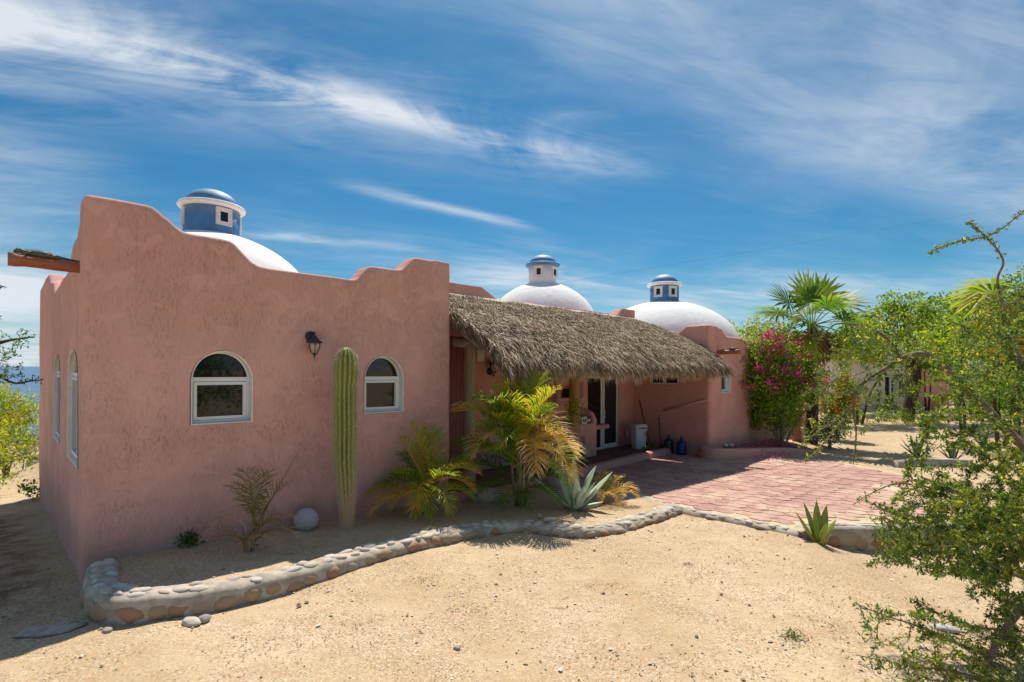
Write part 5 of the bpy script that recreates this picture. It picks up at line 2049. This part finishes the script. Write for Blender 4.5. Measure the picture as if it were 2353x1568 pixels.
pl.limb([q(2206, 1135, 4.7), q(2130, 1120, 4.8), q(2060, 1112, 4.9), q(2000, 1135, 4.95), q(1960, 1160, 5.0)], .010, .003)
pl.limb([q(2300, 1220, 4.4), q(2200, 1195, 4.4), q(2080, 1190, 4.5), q(1990, 1150, 4.4)], .010, .003)
pl.limb([q(2352, 1330, 4.1), q(2250, 1290, 4.1), q(2140, 1270, 4.15), q(2050, 1290, 4.15), q(1985, 1296, 4.2)], .012, .003)
pl.limb([q(2450, 1190, 4.3), Vector((1.6, .8, 1.8)), Vector((2.1, 1.0, 2.7))], .04, .012)
pl.limb([fork, Vector((1.5, -.3, 1.0)), Vector((1.9, -.9, 1.7))], .03, .010)
r = pl.r
CR1 = [(2353, 640), (2290, 670), (2200, 735), (2140, 800), (2105, 900), (2085, 1000), (2070, 1080), (2100, 1150), (2060, 1210), (2020, 1285), (2110, 1325), (2230, 1330), (2300, 1370), (2353, 1390), (2420, 1390), (2420, 640)]
CR2 = [(2110, 720), (1980, 720), (1900, 790), (1850, 870), (1835, 1000), (1880, 1030), (1975, 1010), (2050, 950), (2110, 900)]
CR3 = [(2353, 1420), (2250, 1420), (2110, 1400), (1970, 1400), (1985, 1530), (2100, 1600), (2353, 1620)]
CR4 = [(2353, 1150), (2110, 1090), (2005, 1190), (1990, 1300), (2120, 1320), (2353, 1350)]


def samp(poly, n, Y0, Y1):
    out = []
    xs_, ys_ = [a for a, b in poly], [b for a, b in poly]
    while len(out) < n:
        x, y = r.uniform(min(xs_), max(xs_)), r.uniform(min(ys_), max(ys_))
        if inside(poly, x, y):
            out.append(q(x, y, r.uniform(Y0, Y1)))
    return out


tg = samp(CR1, 620, 4.0, 5.5) + samp(CR2, 330, 4.8, 5.7) + samp(CR3, 170, 3.5, 4.1) + samp(CR4, 420, 4.0, 4.9) + samp([(2420, 1100), (2180, 1120), (2200, 1330), (2260, 1420), (2230, 1600), (2420, 1600)], 380, 3.6, 4.5)
tg += [in_blob(r, (1.7, .5, 1.7), (1.1, 1.2, 1.5)) for _ in range(90)] + [in_blob(r, (1.6, -.6, 1.2), (.8, .8, 1.1)) for _ in range(60)]
pl.grow(tg, .010, .0026, .07, .05, .02, 4, order=lambda p: (p - Vector((1.0, .6, 1.5))).length)
pl.wood.build('branches', M['twig'], bush, True)
mb = MB()


def tone(p, r):
    return r.gauss(.50, .26) + .34 * noise.noise(p * 1.6) + (.3 if r.random() < .04 else 0)


def keep(p, r):
    w = p + tb
    d = (w.x / max(.1, w.y)) * F + CX                    # the outer left sprays are nearly bare
    h = CY - (w.z - CAMZ) / max(.1, w.y) * F
    gap = ss(-.30, .12, noise.noise(w * 1.9))             # airy pockets between the sprays
    return r.random() < interp([(1840, .22), (1960, .30), (2080, .62), (2140, 1.0)], d) * (1 if d < 2480 else .7) * (interp([(1330, 1), (1400, .55)], h) if d < 2190 else 1) * (.45 + .55 * gap)


pl.leaves(mb, 560, .032, .0120, .0085, .032, tone, .1, .35, keep)
mb.build('leaves', M['mesq'], bush, False, 'stuff')
mb = MB()
for pts, rad in pl.twigs:
    for a, b, rr in zip(pts, pts[1:], rad[1:]):
        if rr < .012 and r.random() < .6:
            p = a.lerp(b, r.random())
            d = rdir(r)
            s_ = d.orthogonal().normalized() * (rr * .5 + .0012)
            mb.add([p - s_, p + s_, p + d * r.uniform(.012, .03)], [(0, 1, 2)], r.random())
mb.build('thorns', M['twig'], bush, False, 'stuff')

# ---- bougainvillea and the shrubs in the far planter
pb0 = P(1795, 1028, .1)
bushy('bougainvillea', 'bougainvillea', 'large bougainvillea with magenta flowers beside the far wing', pb0, [((0, .1, 1.3), (1.05, .8, 1.15)), ((-.5, 0, 2.0), (.85, .6, .95)), ((.55, .1, 2.2), (.9, .65, .95)), ((-.2, .2, 2.9), (.85, .6, .6)), ((-1.0, .1, 2.6), (.45, .4, .7)), ((-1.15, 0, 3.05), (.22, .22, .5)), ((.1, 0, 3.45), (.3, .3, .4)), ((-.6, -.1, 3.4), (.2, .2, .4)), ((.95, -.2, 2.0), (.5, .4, .7))],
      120, 17000, .085, .05, M['shrub'], 51, 6, .045, [(M['pink'], 2600, .072, 1.7, 'flowers')], None, .17, .4, None, .85)
pb1 = P(1702, 1020, .1)
bushy('green_shrub', 'shrub', 'leafy green shrub with bare crooked stems at the foot of the far wing', pb1, [((.05, 0, 1.15), (.42, .4, .55)), ((.25, -.1, .85), (.40, .4, .5))], 30, 1900, .095, .055, M['shrub'], 52, 4, .03, (), M['twig'], .13, .5, None, .55)
pb2 = P(1668, 1018, .1)
bushy('sapling', 'shrub', 'thin grey-green sapling in front of the far wing corner', pb2, [((0, 0, .95), (.24, .24, .35))], 14, 300, .075, .04, M['olive'], 53, 2, .010, (), M['twig'], .10, .5, None, .5)
pb3 = P(1925, 1008, .05)
bushy('croton', 'shrub', 'orange and yellow flowering shrub right of the bougainvillea', pb3, [((0, 0, 1.1), (.8, .6, .95)), ((.3, .1, 1.8), (.6, .5, .6))], 40, 3000, .10, .05, M['shrub'], 54, 4, .03, [(M['orangefl'], 420, .10, .5, 'flowers'), (M['yellowfl'], 330, .09, 1.0, 'flowers')], None, .16, .4)
pb4 = P(1905, 1028, .05)
bushy('green_shrub', 'shrub', 'low dark green shrub between the bougainvillea and the patio', pb4, [((0, 0, .55), (.6, .5, .55))], 20, 1500, .08, .045, M['shrub'], 55, 4, .02, (), None, .13, .4, None, .35)
pb5 = Q(1725, 858, 23.0)
bushy('flowering_tree', 'tree', 'pale tree with cream flowers behind the far dome', (pb5.x, pb5.y, 0), [((0, 0, 3.2), (1.5, 1.3, 1.5)), ((.9, .2, 3.9), (1.1, 1, 1.0)), ((-.7, 0, 3.6), (1, 1, 1))], 80, 4200, .13, .075, M['tree'], 56, 2, .09, [(M['whitefl'], 1300, .10, 2.4, 'flowers')], None, .2, .5, None, .6)

# ---- tree with the dark trunk in the yard behind, and greenery round it
def lone_tree(name, label, base, blobs, limbs, ntwig, nleaf, ln, w, mat, seed, bark, r0, clump=.22, tone=.5, group=None):
    t = thing(name, label, 'tree', base, 0, group)
    pl = Plant(seed)
    for pts, a, b in limbs:
        pl.limb([Vector(p) for p in pts], a, b, 6, 9)
    r = pl.r
    vol = [b[1][0] * b[1][1] * b[1][2] for b in blobs]
    tg = [in_blob(r, *r.choices(blobs, vol)[0]) for _ in range(ntwig)]
    pl.grow(tg, r0 * .3, .006, .3, .05, 0, 5, order=lambda p: (p - Vector(blobs[0][0])).length)
    pl.wood.build('trunk', bark, t, True)
    mb = MB()
    cl = [(in_blob(r, *r.choices(blobs, vol)[0]), r.gauss(tone, .18)) for _ in range(nleaf // 26)]
    for _ in range(nleaf):
        c, tn = r.choice(cl)
        p = c + Vector((r.gauss(0, clump), r.gauss(0, clump), r.gauss(0, clump * .55)))
        s = r.uniform(.6, 1.3)
        mb.leaf(p, (rdir(r) + Vector((0, 0, -.3))).normalized(), rdir(r), ln * s, w * s, max(0, min(1, tn + r.gauss(0, .15))))
    mb.build('crown', mat, t)
    return t


p = P(2092, 968, 0)
lone_tree('shade_tree', 'spreading yellow-green tree with a dark leaning trunk in front of the white house', p,
          [((0.2, 0, 4.6), (2.0, 1.8, 1.5)), ((-2.2, 0, 4.6), (1.4, 1.3, 1.1)), ((1.9, .2, 5.2), (1.7, 1.5, 1.5)), ((-.6, 0, 5.7), (1.2, 1.2, .9)), ((-3.0, -.3, 3.6), (1.0, 1.0, .7)), ((2.8, 0, 3.8), (1.3, 1.2, .8))],
          [([(-.15, 0, -.2), (-.05, 0, .8), (.25, 0, 1.9), (.2, 0, 2.8)], .30, .20), ([(.2, 0, 2.6), (-.8, 0, 3.4), (-2.2, 0, 4.4)], .15, .05), ([(.2, 0, 2.6), (.9, .1, 3.6), (1.8, .2, 5.0)], .15, .05), ([(.2, 0, 2.7), (0, .2, 4.0), (-.3, 0, 5.4)], .13, .04)],
          150, 9000, .17, .10, M['tree'], 61, M['darkbark'], .3)
p = Q(2330, 860, 21)
lone_tree('garden_tree', 'tall yellow-green tree at the right edge behind the thorn bush', (p.x, p.y, 0),
          [((0, 0, 4.2), (2.4, 2.0, 1.8)), ((.8, 0, 5.6), (1.8, 1.5, 1.2)), ((-1.4, 0, 5.0), (1.3, 1.2, 1.0))], [([(0, 0, -.2), (.1, 0, 1.5), (0, .1, 3.2), (.3, 0, 4.8)], .2, .06), ([(.05, 0, 1.8), (-.8, 0, 3.2), (-1.3, 0, 4.6)], .1, .04)],
          110, 8000, .15, .085, M['tree'], 62, M['darkbark'], .22, .22, .42)
p = Q(2235, 860, 29)
bushy('green_shrub', 'shrub', 'wide olive shrub growing by the orange wall of the white house', (p.x, p.y, 0), [((0, 0, 1.3), (1.8, 1.4, 1.4)), ((1.6, .3, 1.2), (1.5, 1.2, 1.2))], 60, 4200, .14, .06, M['olive'], 63, 4, .06, (), None, .22, .4)
for k, (px_, Y, hgt, sd, lab) in enumerate(((2010, 46, 3.2, 64, 'dark hedge tree far behind the white house roof'), (2200, 40, 3.6, 65, 'dense tree beyond the white house, right of its wall'), (2390, 30, 4.6, 66, 'bulky green tree at the far right border of the yard'), (1960, 40, 2.6, 69, 'far round tree between the fan palm and the white house'))):
    p = Q(px_, 858, Y)
    bushy('garden_tree', 'tree', lab, (p.x, p.y, 0), [((0, 0, hgt * .55), (2.6, 2.0, hgt * .5)), ((1.6, 0, hgt * .6), (2.0, 1.6, hgt * .38)), ((-1.6, 0, hgt * .5), (2.0, 1.6, hgt * .4))], 50, 3600, .20, .11, M['olive'] if k % 2 else M['tree'], sd, 2, .1, (), M['darkbark'], .3, .5, None, .35)

r = random.Random(303)
mb = MB()
heads = []
for k in range(420):
    px_, Y = r.uniform(1640, 2900), r.uniform(48, 85)
    c_ = Q(px_, 858, Y)
    heads.append((c_.x, c_.y, r.uniform(.3, 3.6) * (Y / 60), r.gauss(.4, .2)))
for k in range(26000):
    x, y, z, tn = r.choice(heads)
    p = Vector((x + r.gauss(0, 1.3), y + r.gauss(0, 1.0), max(.05, z + r.gauss(0, .7))))
    mb.leaf(p, rdir(r), rdir(r), r.uniform(.25, .5), r.uniform(.14, .26), max(0, min(1, tn + r.gauss(0, .15))))
tag(mb.build('far_scrub', M['olive'], None, False, 'stuff'), 'far belt of olive scrub and trees closing the yard on the right', 'scrub')

for k, (px_, Y, hgt, sd, lab, mt) in enumerate(((1975, 24, 4.6, 201, 'round yellow-green tree between the fan palm and the dark-trunked tree', 'tree'), (2215, 22, 4.9, 202, 'leafy yellow-green tree right of the dark trunk', 'tree'), (2300, 17, 4.6, 203, 'full green tree close behind the thorn bush at the right', 'tree'),
                                               (2130, 33, 4.2, 204, 'green tree rising behind the flat roof of the white house', 'shrub'), (2290, 26, 3.0, 205, 'wide green shrub behind the spiky agaves at the right', 'shrub'))):
    p = Q(px_, 858, Y)
    bushy('garden_tree' if hgt > 3.5 else 'green_shrub', 'tree' if hgt > 3.5 else 'shrub', lab, (p.x, p.y, 0), [((0, 0, hgt * .80), (1.6, 1.3, hgt * .22)), ((1.0, 0, hgt * .72), (1.2, 1.1, hgt * .18)), ((-1.1, 0, hgt * .75), (1.2, 1.0, hgt * .17))] if hgt > 3.5 else [((0, 0, 1.3), (1.8, 1.4, 1.4)), ((1.7, 0, 1.4), (1.6, 1.3, 1.4))],
          70, 5200, .14, .075, M[mt], sd, 2, .07, (), M['darkbark'], .20, .5, None, .52)

# ---- fan palms
def fan_leaf(parent, p0, az, el, pet, size, mat, base, r, droop=.5, nseg=26, dead=False):
    """palmate leaf: petiole and a pleated fan of pointed segments"""
    mb = MB()
    pts = arc(p0, az, el, pet, droop * .45, 6)
    mb.tube(pts, [lerp(.020, .010, i / 6) for i in range(7)], 5, min(1, base + .25))
    T = (pts[-1] - pts[-2]).normalized()
    S = T.cross(Vector((0, 0, 1)))
    if S.length < 1e-4:
        S = Vector((1, 0, 0))
    S.normalize()
    roll = r.gauss(0, .5)
    N = S.cross(T)
    S, N = S * math.cos(roll) + N * math.sin(roll), N * math.cos(roll) - S * math.sin(roll)
    c = pts[-1]
    span = R(118)
    down = Vector((0, 0, -1))
    prev = None
    for k in range(nseg + 1):
        a = lerp(-span, span, k / nseg)
        rr = size * (1 - .22 * abs(a / span) ** 2) * r.uniform(.93, 1.05)
        d = (T * math.cos(a) + S * math.sin(a) + N * (.16 if k % 2 else -.04)).normalized()
        d2 = (d + down * (droop * (.35 + .4 * abs(a / span)))).normalized()
        m1 = c + d * (rr * .52) + N * (.02 if k % 2 else -.02)
        tip = m1 + d2 * (rr * .48) + down * (droop * .10 * rr)
        perp = d.cross(N).normalized()
        w = rr * .52 * (2 * span / nseg) * .72
        tn = max(0, min(1, base + r.gauss(0, .07)))
        mb.add([c, m1 - perp * w, m1 + perp * w], [(0, 1, 2)], tn)
        mb.add([m1 - perp * w, m1 + perp * w, m1.lerp(tip, .55) + perp * w * .55, m1.lerp(tip, .55) - perp * w * .55, tip], [(0, 1, 2, 3), (3, 2, 4)], max(0, min(1, tn + .08)))
    return mb.build('dead_leaf' if dead else 'leaf', mat, parent)


def fan_palm(label, base, h, leaves, size, seed, dead=16, tr=.17):
    r = random.Random(seed)
    t = thing('fan_palm', label, 'palm', base, 0, 'fan palms')
    mb = MB()
    mb.tube([(0, 0, -.2), (.03, 0, h * .4), (0, .02, h * .8), (0, 0, h)], [tr * 1.15, tr, tr * 1.05, tr * .9], 14)
    mb.build('trunk', M['darkbark'], t, True)
    for k in range(dead):
        a = r.uniform(0, 6.28)
        fan_leaf(t, (math.cos(a) * tr * .7, math.sin(a) * tr * .7, h - r.uniform(.05, .35)), a, R(r.uniform(-62, -25)), r.uniform(.25, .5), size * r.uniform(.55, .75), M['deadfan'], r.uniform(.2, .8), r, 1.3, 14, True)
    for (az, el, pet, s, b, dr_) in leaves:
        fan_leaf(t, (math.cos(R(az)) * .06, math.sin(R(az)) * .06, h + .02), R(az), R(el), pet * 1.0, size * s, M['fan'], b, r, dr_)
    return t


pf = Q(1866, 858, 17.5)
fan_palm('fan palm with a ragged skirt of dead brown leaves behind the bougainvillea', (pf.x, pf.y, 0), 3.95,
         [(95, 80, 1.0, 1.1, .55, .15), (40, 66, 1.0, 1.15, .60, .25), (12, 40, 1.15, 1.15, .62, .4), (-10, 20, 1.1, 1.1, .5, .5), (165, 52, 1.0, 1.0, .35, .35), (185, 22, 1.2, 1.05, .45, .45), (200, -5, 1.0, 1.05, .62, .7), (-25, -12, .9, 1.0, .40, .7),
          (-90, 40, .9, .95, .40, .6), (-60, 10, .95, 1.0, .45, .7), (-125, 8, .95, 1.0, .5, .7), (70, 30, 1.0, 1.0, .3, .4), (130, 30, 1.0, 1.0, .3, .4), (225, -28, .85, .95, .75, .9), (-45, -32, .85, .95, .75, .9), (110, 60, .9, .95, .4, .2), (60, 78, .8, .9, .5, .1)],
         .98, 71, 20)
pf = Q(2405, 858, 13.5)
fan_palm('second fan palm at the right edge, its yellow leaves above the thorn bush', (pf.x, pf.y, 0), 4.05,
         [(172, 26, 1.15, 1.15, .72, 1.0), (198, 8, 1.2, 1.15, .76, 1.1), (150, 34, 1.1, 1.1, .66, .9), (216, -14, 1.0, 1.1, .82, 1.2), (-90, 24, 1, 1.1, .6, 1.0), (-60, 12, 1, 1, .6, 1.0), (0, 24, 1, 1, .5, .9), (90, 30, 1, 1, .5, .9), (45, 30, 1, 1, .4, .9), (240, 6, 1.0, 1.05, .7, 1.1), (130, 6, 1, 1.1, .7, 1.1), (180, -20, .9, 1.0, .85, 1.2)],
         1.0, 72, 10)

# ---- left edge: yellow bells bush, dark thorn branch, low stone seat
p = gz(Q(14, 842, 17.5))
bushy('yellow_bush', 'bush', 'bright yellow-green bush with yellow flowers beside the left wall', p, [((0, 0, 1.5), (1.25, 1.1, 1.5)), ((.5, .1, 2.3), (.8, .8, .9)), ((-.9, 0, 2.5), (1.1, 1.0, 1.1))], 80, 8500, .10, .045, M['tree'], 81, 5, .04, [(M['yellowfl'], 420, .075, .9, 'flowers'), (M['orangefl'], 60, .07, 1.2, 'flowers')], None, .17, .35, None, .66)
p = gz(Q(60, 842, 24.0))
bushy('olive_bush', 'bush', 'grey olive bush between the yellow bush and the sea', p, [((0, 0, .9), (1.6, 1.2, 1.0)), ((1.3, .2, .7), (1.4, 1.1, .8))], 50, 3400, .11, .045, M['olive'], 82, 5, .035, [(M['orangefl'], 60, .07, 1.0, 'flowers')], None, .18, .35)
p = gz(Q(-30, 842, 13.0))
bushy('yellow_bush', 'bush', 'low yellow-green bush at the very left edge of the picture', p, [((0, 0, 1.2), (.9, .8, 1.2)), ((-.6, 0, 1.7), (.9, .8, 1.0))], 40, 4200, .085, .04, M['tree'], 83, 4, .03, [(M['yellowfl'], 120, .06, .8, 'flowers')], None, .15, .35, None, .62)
p = gz(Vector((-9.3, 8.4, 0)))
t = thing('dark_thorn_tree', 'dark thorny tree whose sprays enter at the left edge above the yellow bush', 'tree', p)
pl = Plant(84)
q = lambda x, y, Y: Q(x, y, Y) - p
pl.limb([Vector((0, 0, -.2)), Vector((.1, 0, 1.2)), q(-60, 800, 8.4), q(-10, 790, 8.4), q(30, 781, 8.4), q(80, 774, 8.4)], .08, .006)
pl.limb([q(-60, 800, 8.4), q(-20, 850, 8.4), q(30, 880, 8.4), q(70, 876, 8.4), q(98, 873, 8.4)], .03, .005)
pl.limb([q(-60, 800, 8.4), q(-40, 700, 8.4), q(0, 662, 8.4), q(14, 661, 8.4)], .03, .004)
pl.limb([Vector((.1, 0, 1.2)), Vector((-.6, .2, 2.2)), Vector((-.9, .3, 3.2))], .05, .01)
r = pl.r
tg = []
for (x0, x1, y0, y1, n) in ((-60, 22, 770, 880, 60), (20, 85, 752, 800, 12), (0, 60, 800, 880, 22), (30, 98, 858, 882, 8), (-120, 5, 640, 760, 24)):
    tg += [q(r.uniform(x0, x1), r.uniform(y0, y1), r.uniform(8.0, 8.9)) for _ in range(n)]
tg += [in_blob(r, (-.5, 0, 2.3), (1.1, 1.1, 1.3)) for _ in range(60)]
pl.grow(tg, .012, .003, .1, .05, 0, 4, order=lambda v: (v - Vector((0, 0, 1.8))).length)
pl.wood.build('trunk', M['darkbark'], t, True)
mb = MB()
pl.leaves(mb, 60, .045, .018, .012, .03, lambda p_, r_: r_.gauss(.28, .15), .1, .2)
mb.build('crown', M['shrub'], t)

p = gz(P(84, 1032, -.55))
t = thing('garden_bench', 'grey boulder with a wooden board across it beside the left wall', 'bench', p)
me = rock_mesh(31, .9, .2, 3)
me.materials.append(M['granite'])
put('boulder', me, t, (.05, .1, .2), (0, 0, .4), (.42, .34, .34))
mb = MB()
log(mb, (-.55, -.1, .46), (.75, .05, .58), .06, .05, 10, 6)
mb.build('board', M['post_orange'], t, True)
mb = MB()
log(mb, (-.22, -.35, -.25), (-.32, -.12, .47), .025, .02, 8, 6)
mb.build('prop', M['post'], t, True)
p = gz(P(76, 1120, -.4))
bushy('seedling', 'plant', 'small leafy seedling at the foot of the left wall', p, [((0, 0, .3), (.2, .2, .25))], 8, 160, .085, .045, M['shrub'], 85, 2, .008, (), None, .08, .5, None, .6)
p = PB(437, 1252)
bushy('dark_shrub', 'shrub', 'little dark clump of weeds at the foot of the front wall', p, [((0, .0, .09), (.17, .12, .11))], 20, 420, .05, .018, M['shrub'], 86, 5, .006, (), None, .05, .4, None, .15)
p = P(1823, 1472, -.03)
bushy('weed', 'plant', 'small weed alone in the open sand', (p.x, p.y, ground_z(p.x, p.y)), [((0, 0, .03), (.11, .07, .04))], 14, 130, .03, .012, M['mesq'], 87, 4, .003, (), None, .03, .4, None, .5)
p = P(1487, 1046, .08)
bushy('weed', 'plant', 'scrubby weed growing against the porch curb in the shade', p, [((0, 0, .16), (.14, .10, .17)), ((.12, 0, .3), (.1, .1, .14))], 14, 240, .06, .022, M['shrub'], 88, 4, .005, (), None, .05, .4, None, .3)
p = P(1150, 1150, .14)
bushy('dry_weed', 'plant', 'leafy undergrowth sprouting above the big palm beside the orange post', L(8.75, .05, .1), [((0, 0, 1.45), (.22, .2, .3))], 10, 240, .07, .05, M['tree'], 89, 2, .010, (), None, .09, .5, None, .7)

# ---- low pink planter in front of the far wing, with its fallen petals
mb = MB()
pp = smooth_path([(13.15, -.92, .36), (12.95, -1.02, .36), (12.86, -1.22, .36), (12.98, -1.42, .36), (13.4, -1.60, .34), (14.3, -1.88, .28), (15.4, -2.2, .22), (16.4, -2.55, .12)], 6)
ribbon(mb, [L(*c_) for c_ in pp], [(-.10, -.5), (-.10, -.05), (-.07, -.01), (0, .0), (.07, -.01), (.10, -.05), (.10, -.5)], wob=.012)
planter = tag(mb.build('low_planter', M['stucco_far'], None, True), 'low curved pink planter wall under the bougainvillea', 'planter')
mb = MB()
sl = [L(u, v, z - .10) for u, v, z in [(13.2, -1.05, .36)] + [tuple(c_) for c_ in pp[4:]] + [(18, -1.4, .18), (18, -1.1, .25)]]
mb.add(sl, [tuple(range(len(sl)))], .5)
brown_ground = mb.build('planter_soil', plain('leaf_strewn_soil', (.24, .165, .11), .95, .4, 9, .8, 40, spec=.05), None)
brown_ground['kind'] = 'structure'
mb = MB()
r = random.Random(99)
for k in range(520):
    u, v = r.gauss(15.6, .9), r.gauss(-1.95, .28)
    p = L(u, v)
    z = .10 + .25 * ss(-2.25, -1.7, v) if u < 16.6 else .08
    mb.leaf((p.x, p.y, max(.06, z) + .02), (rdir(r) + Vector((0, 0, .3))).normalized(), Vector((0, 0, 1)), r.uniform(.04, .075), r.uniform(.03, .055), r.random())
for k in range(150):
    p = P(r.gauss(1760, 50), r.gauss(1049, 5), .07)
    mb.leaf((p.x, p.y, .075), (rdir(r) * Vector((1, 1, .2))).normalized(), Vector((0, 0, 1)), r.uniform(.04, .07), r.uniform(.03, .05), r.random())
for k in range(26):
    p = P(r.gauss(1412, 22), r.gauss(1078, 4), .07)
    mb.leaf((p.x, p.y, .075), (rdir(r) * Vector((1, 1, .2))).normalized(), Vector((0, 0, 1)), r.uniform(.04, .06), r.uniform(.03, .045), r.random())
o = mb.build('fallen_petals', M['pink'], None, False, 'stuff')
tag(o, 'fallen magenta petals scattered along the planter and patio edge', 'petals')
for k, (px_, py_, s_) in enumerate(((1655, 1020, .09), (1668, 1023, .07), (1680, 1022, .08), (1640, 1019, .06))):
    me = rock_mesh(60 + k, .6, .2, 2)
    me.materials.append(M['white'])
    p = P(px_, py_, .3)
    tag(put('white_stone', me, None, (p.x, p.y, .29), (0, 0, k), (s_, s_ * .7, s_)), 'chunky white stone in the pink planter below the small window', 'stone', 'white stones in the pink planter')
# pillar at the end of the planter
p = P(1834, 1010, .05)
mb = MB()
mb.box((-.15, -.15, -.2), (.15, .15, 1.02), .5)
mb.box((-.18, -.18, 1.022), (.18, .18, 1.10), .5)
o = tag(mb.build('pillar', M['stucco_far'], None), 'short pink pillar among the leaves at the right end of the bougainvillea', 'pillar')
o.location, o.rotation_euler = (p.x, p.y, 0), (0, 0, HA)

# ---- wall and house in the distance
t = thing('garden_wall', 'pink garden wall with a pale coping behind the bougainvillea', 'wall', Q(1720, 858, 20.5) * Vector((1, 1, 0)), HA - .6)
mb = MB()
mb.box((-1.2, -.15, -.3), (3.0, .15, 3.32), .5)
mb.build('wall', M['stucco_far'], t)
mb = MB()
mb.box((-1.22, -.18, 3.322), (3.02, .18, 3.44), .5)
mb.build('coping', M['pale'], t)

fh = P(2050, 946, 0)
t = thing('white_house', 'small whitish house with a glass door behind the dark-trunked tree', 'house', (fh.x, fh.y, 0), R(18))
mb = MB()
mb.box((-4.6, 0, -.3), (-.62, 6, 3.2), .5)
mb.box((.42, 0.001, -.3), (1.05, 5.9, 3.2), .5)
mb.box((-.62, 0.0015, 2.25), (.42, 5.95, 3.199), .5)
mb.box((-4.65, -.06, 3.2), (1.1, 6.06, 3.55), .5)
mb.build('wall', M['pale'], t)
mb = MB()
mb.box((1.05, .9, -.3), (6.5, 5.8, 2.9), .5)
mb.build('side_wall', M['stucco_far'], t, False, None, 'orange-pink side wing of the white house')
d = MB()
for a, b in (((-.61, .12, .06), (-.53, .2, 2.2)), ((.33, .12, .06), (.41, .2, 2.2)), ((-.05, .10, .06), (.05, .18, 2.2)), ((-.53, .12, 2.12), (-.05, .2, 2.2)), ((.05, .12, 2.12), (.33, .2, 2.2))):
    d.box(a, b, .5)
d = d.build('door', M['frame'], t)
g = MB()
g.box((-.6, .21, .06), (.4, .23, 2.2), .5)
g.build('pane', M['glass'], d)
mb = MB()
mb.box((-1.3, -1.2, -.2), (1.6, -.002, .10), .5)
mb.build('doorstep', M['mortar'], t)
for z in range(2):
    mb = MB()
    mb.box((.58 + z * .2, -.03, .9), (.68 + z * .2, -.002, 1.9), .5)
    mb.build('wall_slit', M['gap'], t)
for k, (px_, py_, s_) in enumerate(((1998, 962, .32), (2018, 958, .28), (2048, 962, .26), (2132, 962, .30), (2155, 960, .36), (2185, 964, .30), (2230, 966, .28))):
    me = rock_mesh(80 + k, .75, .2, 2)
    me.materials.append(M['rock'])
    p = P(px_, py_, 0)
    tag(put('border_stone', me, None, (p.x, p.y, .08), (0, 0, k), (s_, s_ * .8, s_)), ('leftmost border stone of the row, left of the white house door', 'second border stone from the left, just left of the house door', 'border stone straight below the white house door', 'border stone close to the right of the dark trunk', 'largest border stone, a little right of the dark trunk', 'border stone third to the right of the dark trunk', 'last border stone at the right end of the row by the olive shrub')[k], 'stone', 'border stones round the tree')
for k, (px_, py_, sd) in enumerate(((2030, 968, 91), (2080, 975, 92), (2140, 972, 93), (1975, 970, 94))):
    p = P(px_, py_, 0)
    bushy('ground_plant', 'plant', ('low plant in the tree bed below the white house door', 'low plant in the tree bed just left of the dark trunk', 'low plant in the tree bed right of the dark trunk', 'leftmost low plant of the tree bed, by the orange flowering shrub')[k], p, [((0, 0, .3), (.6, .4, .35))], 12, 420, .11, .05, M['tree'] if k % 2 else M['shrub'], sd, 3, .012, (), None, .12, .4, 'low plants round the tree', .55)
mb = MB()
e0, e1, e2 = P(2060, 1068, .05), P(2120, 1064, .05), P(2230, 1068, .05)
ribbon(mb, smooth_path([(*e0.xy, .16), (*e1.xy, .18), (*e2.xy, .18)], 6), [(-.1, -.3), (-.1, -.02), (0, 0), (.1, -.02), (.1, -.3)], wob=.02)
tag(mb.build('grey_kerb', M['mortar'], None, True), 'grey cement kerb in front of the spiky agaves beyond the patio', 'kerb')

# more greenery behind the photographer's right hand; the arched windows mirror it
for (x, y, h, sd, lab) in ((8.5, 2.2, 3.2, 95, 'shady tree right of the thorn bush, outside the frame'), (9.5, -2.5, 4.2, 96, 'dark tree behind the camera, seen mirrored in the arched windows')):
    bushy('garden_tree', 'tree', lab, (x, y, -.2), [((0, 0, h * .55), (2.2, 2.2, h * .5)), ((-.9, .8, h * .6), (1.5, 1.5, h * .4))], 60, 5200, .13, .075, M['shrub'], sd, 3, .08, (), M['darkbark'], .25, .45, None, .3)

# overhead cable
mb = MB()
a, b = L(7.55, 1.5, 4.16), Q(2560, 428, 34)
pts = [a.lerp(b, i / 30) - Vector((0, 0, .12 * math.sin(math.pi * i / 30))) for i in range(31)]
mb.tube(pts, .0018, 5, .5)
tag(mb.build('cable', M['black'], None), 'thin dark overhead cable crossing the sky from the roof', 'cable')
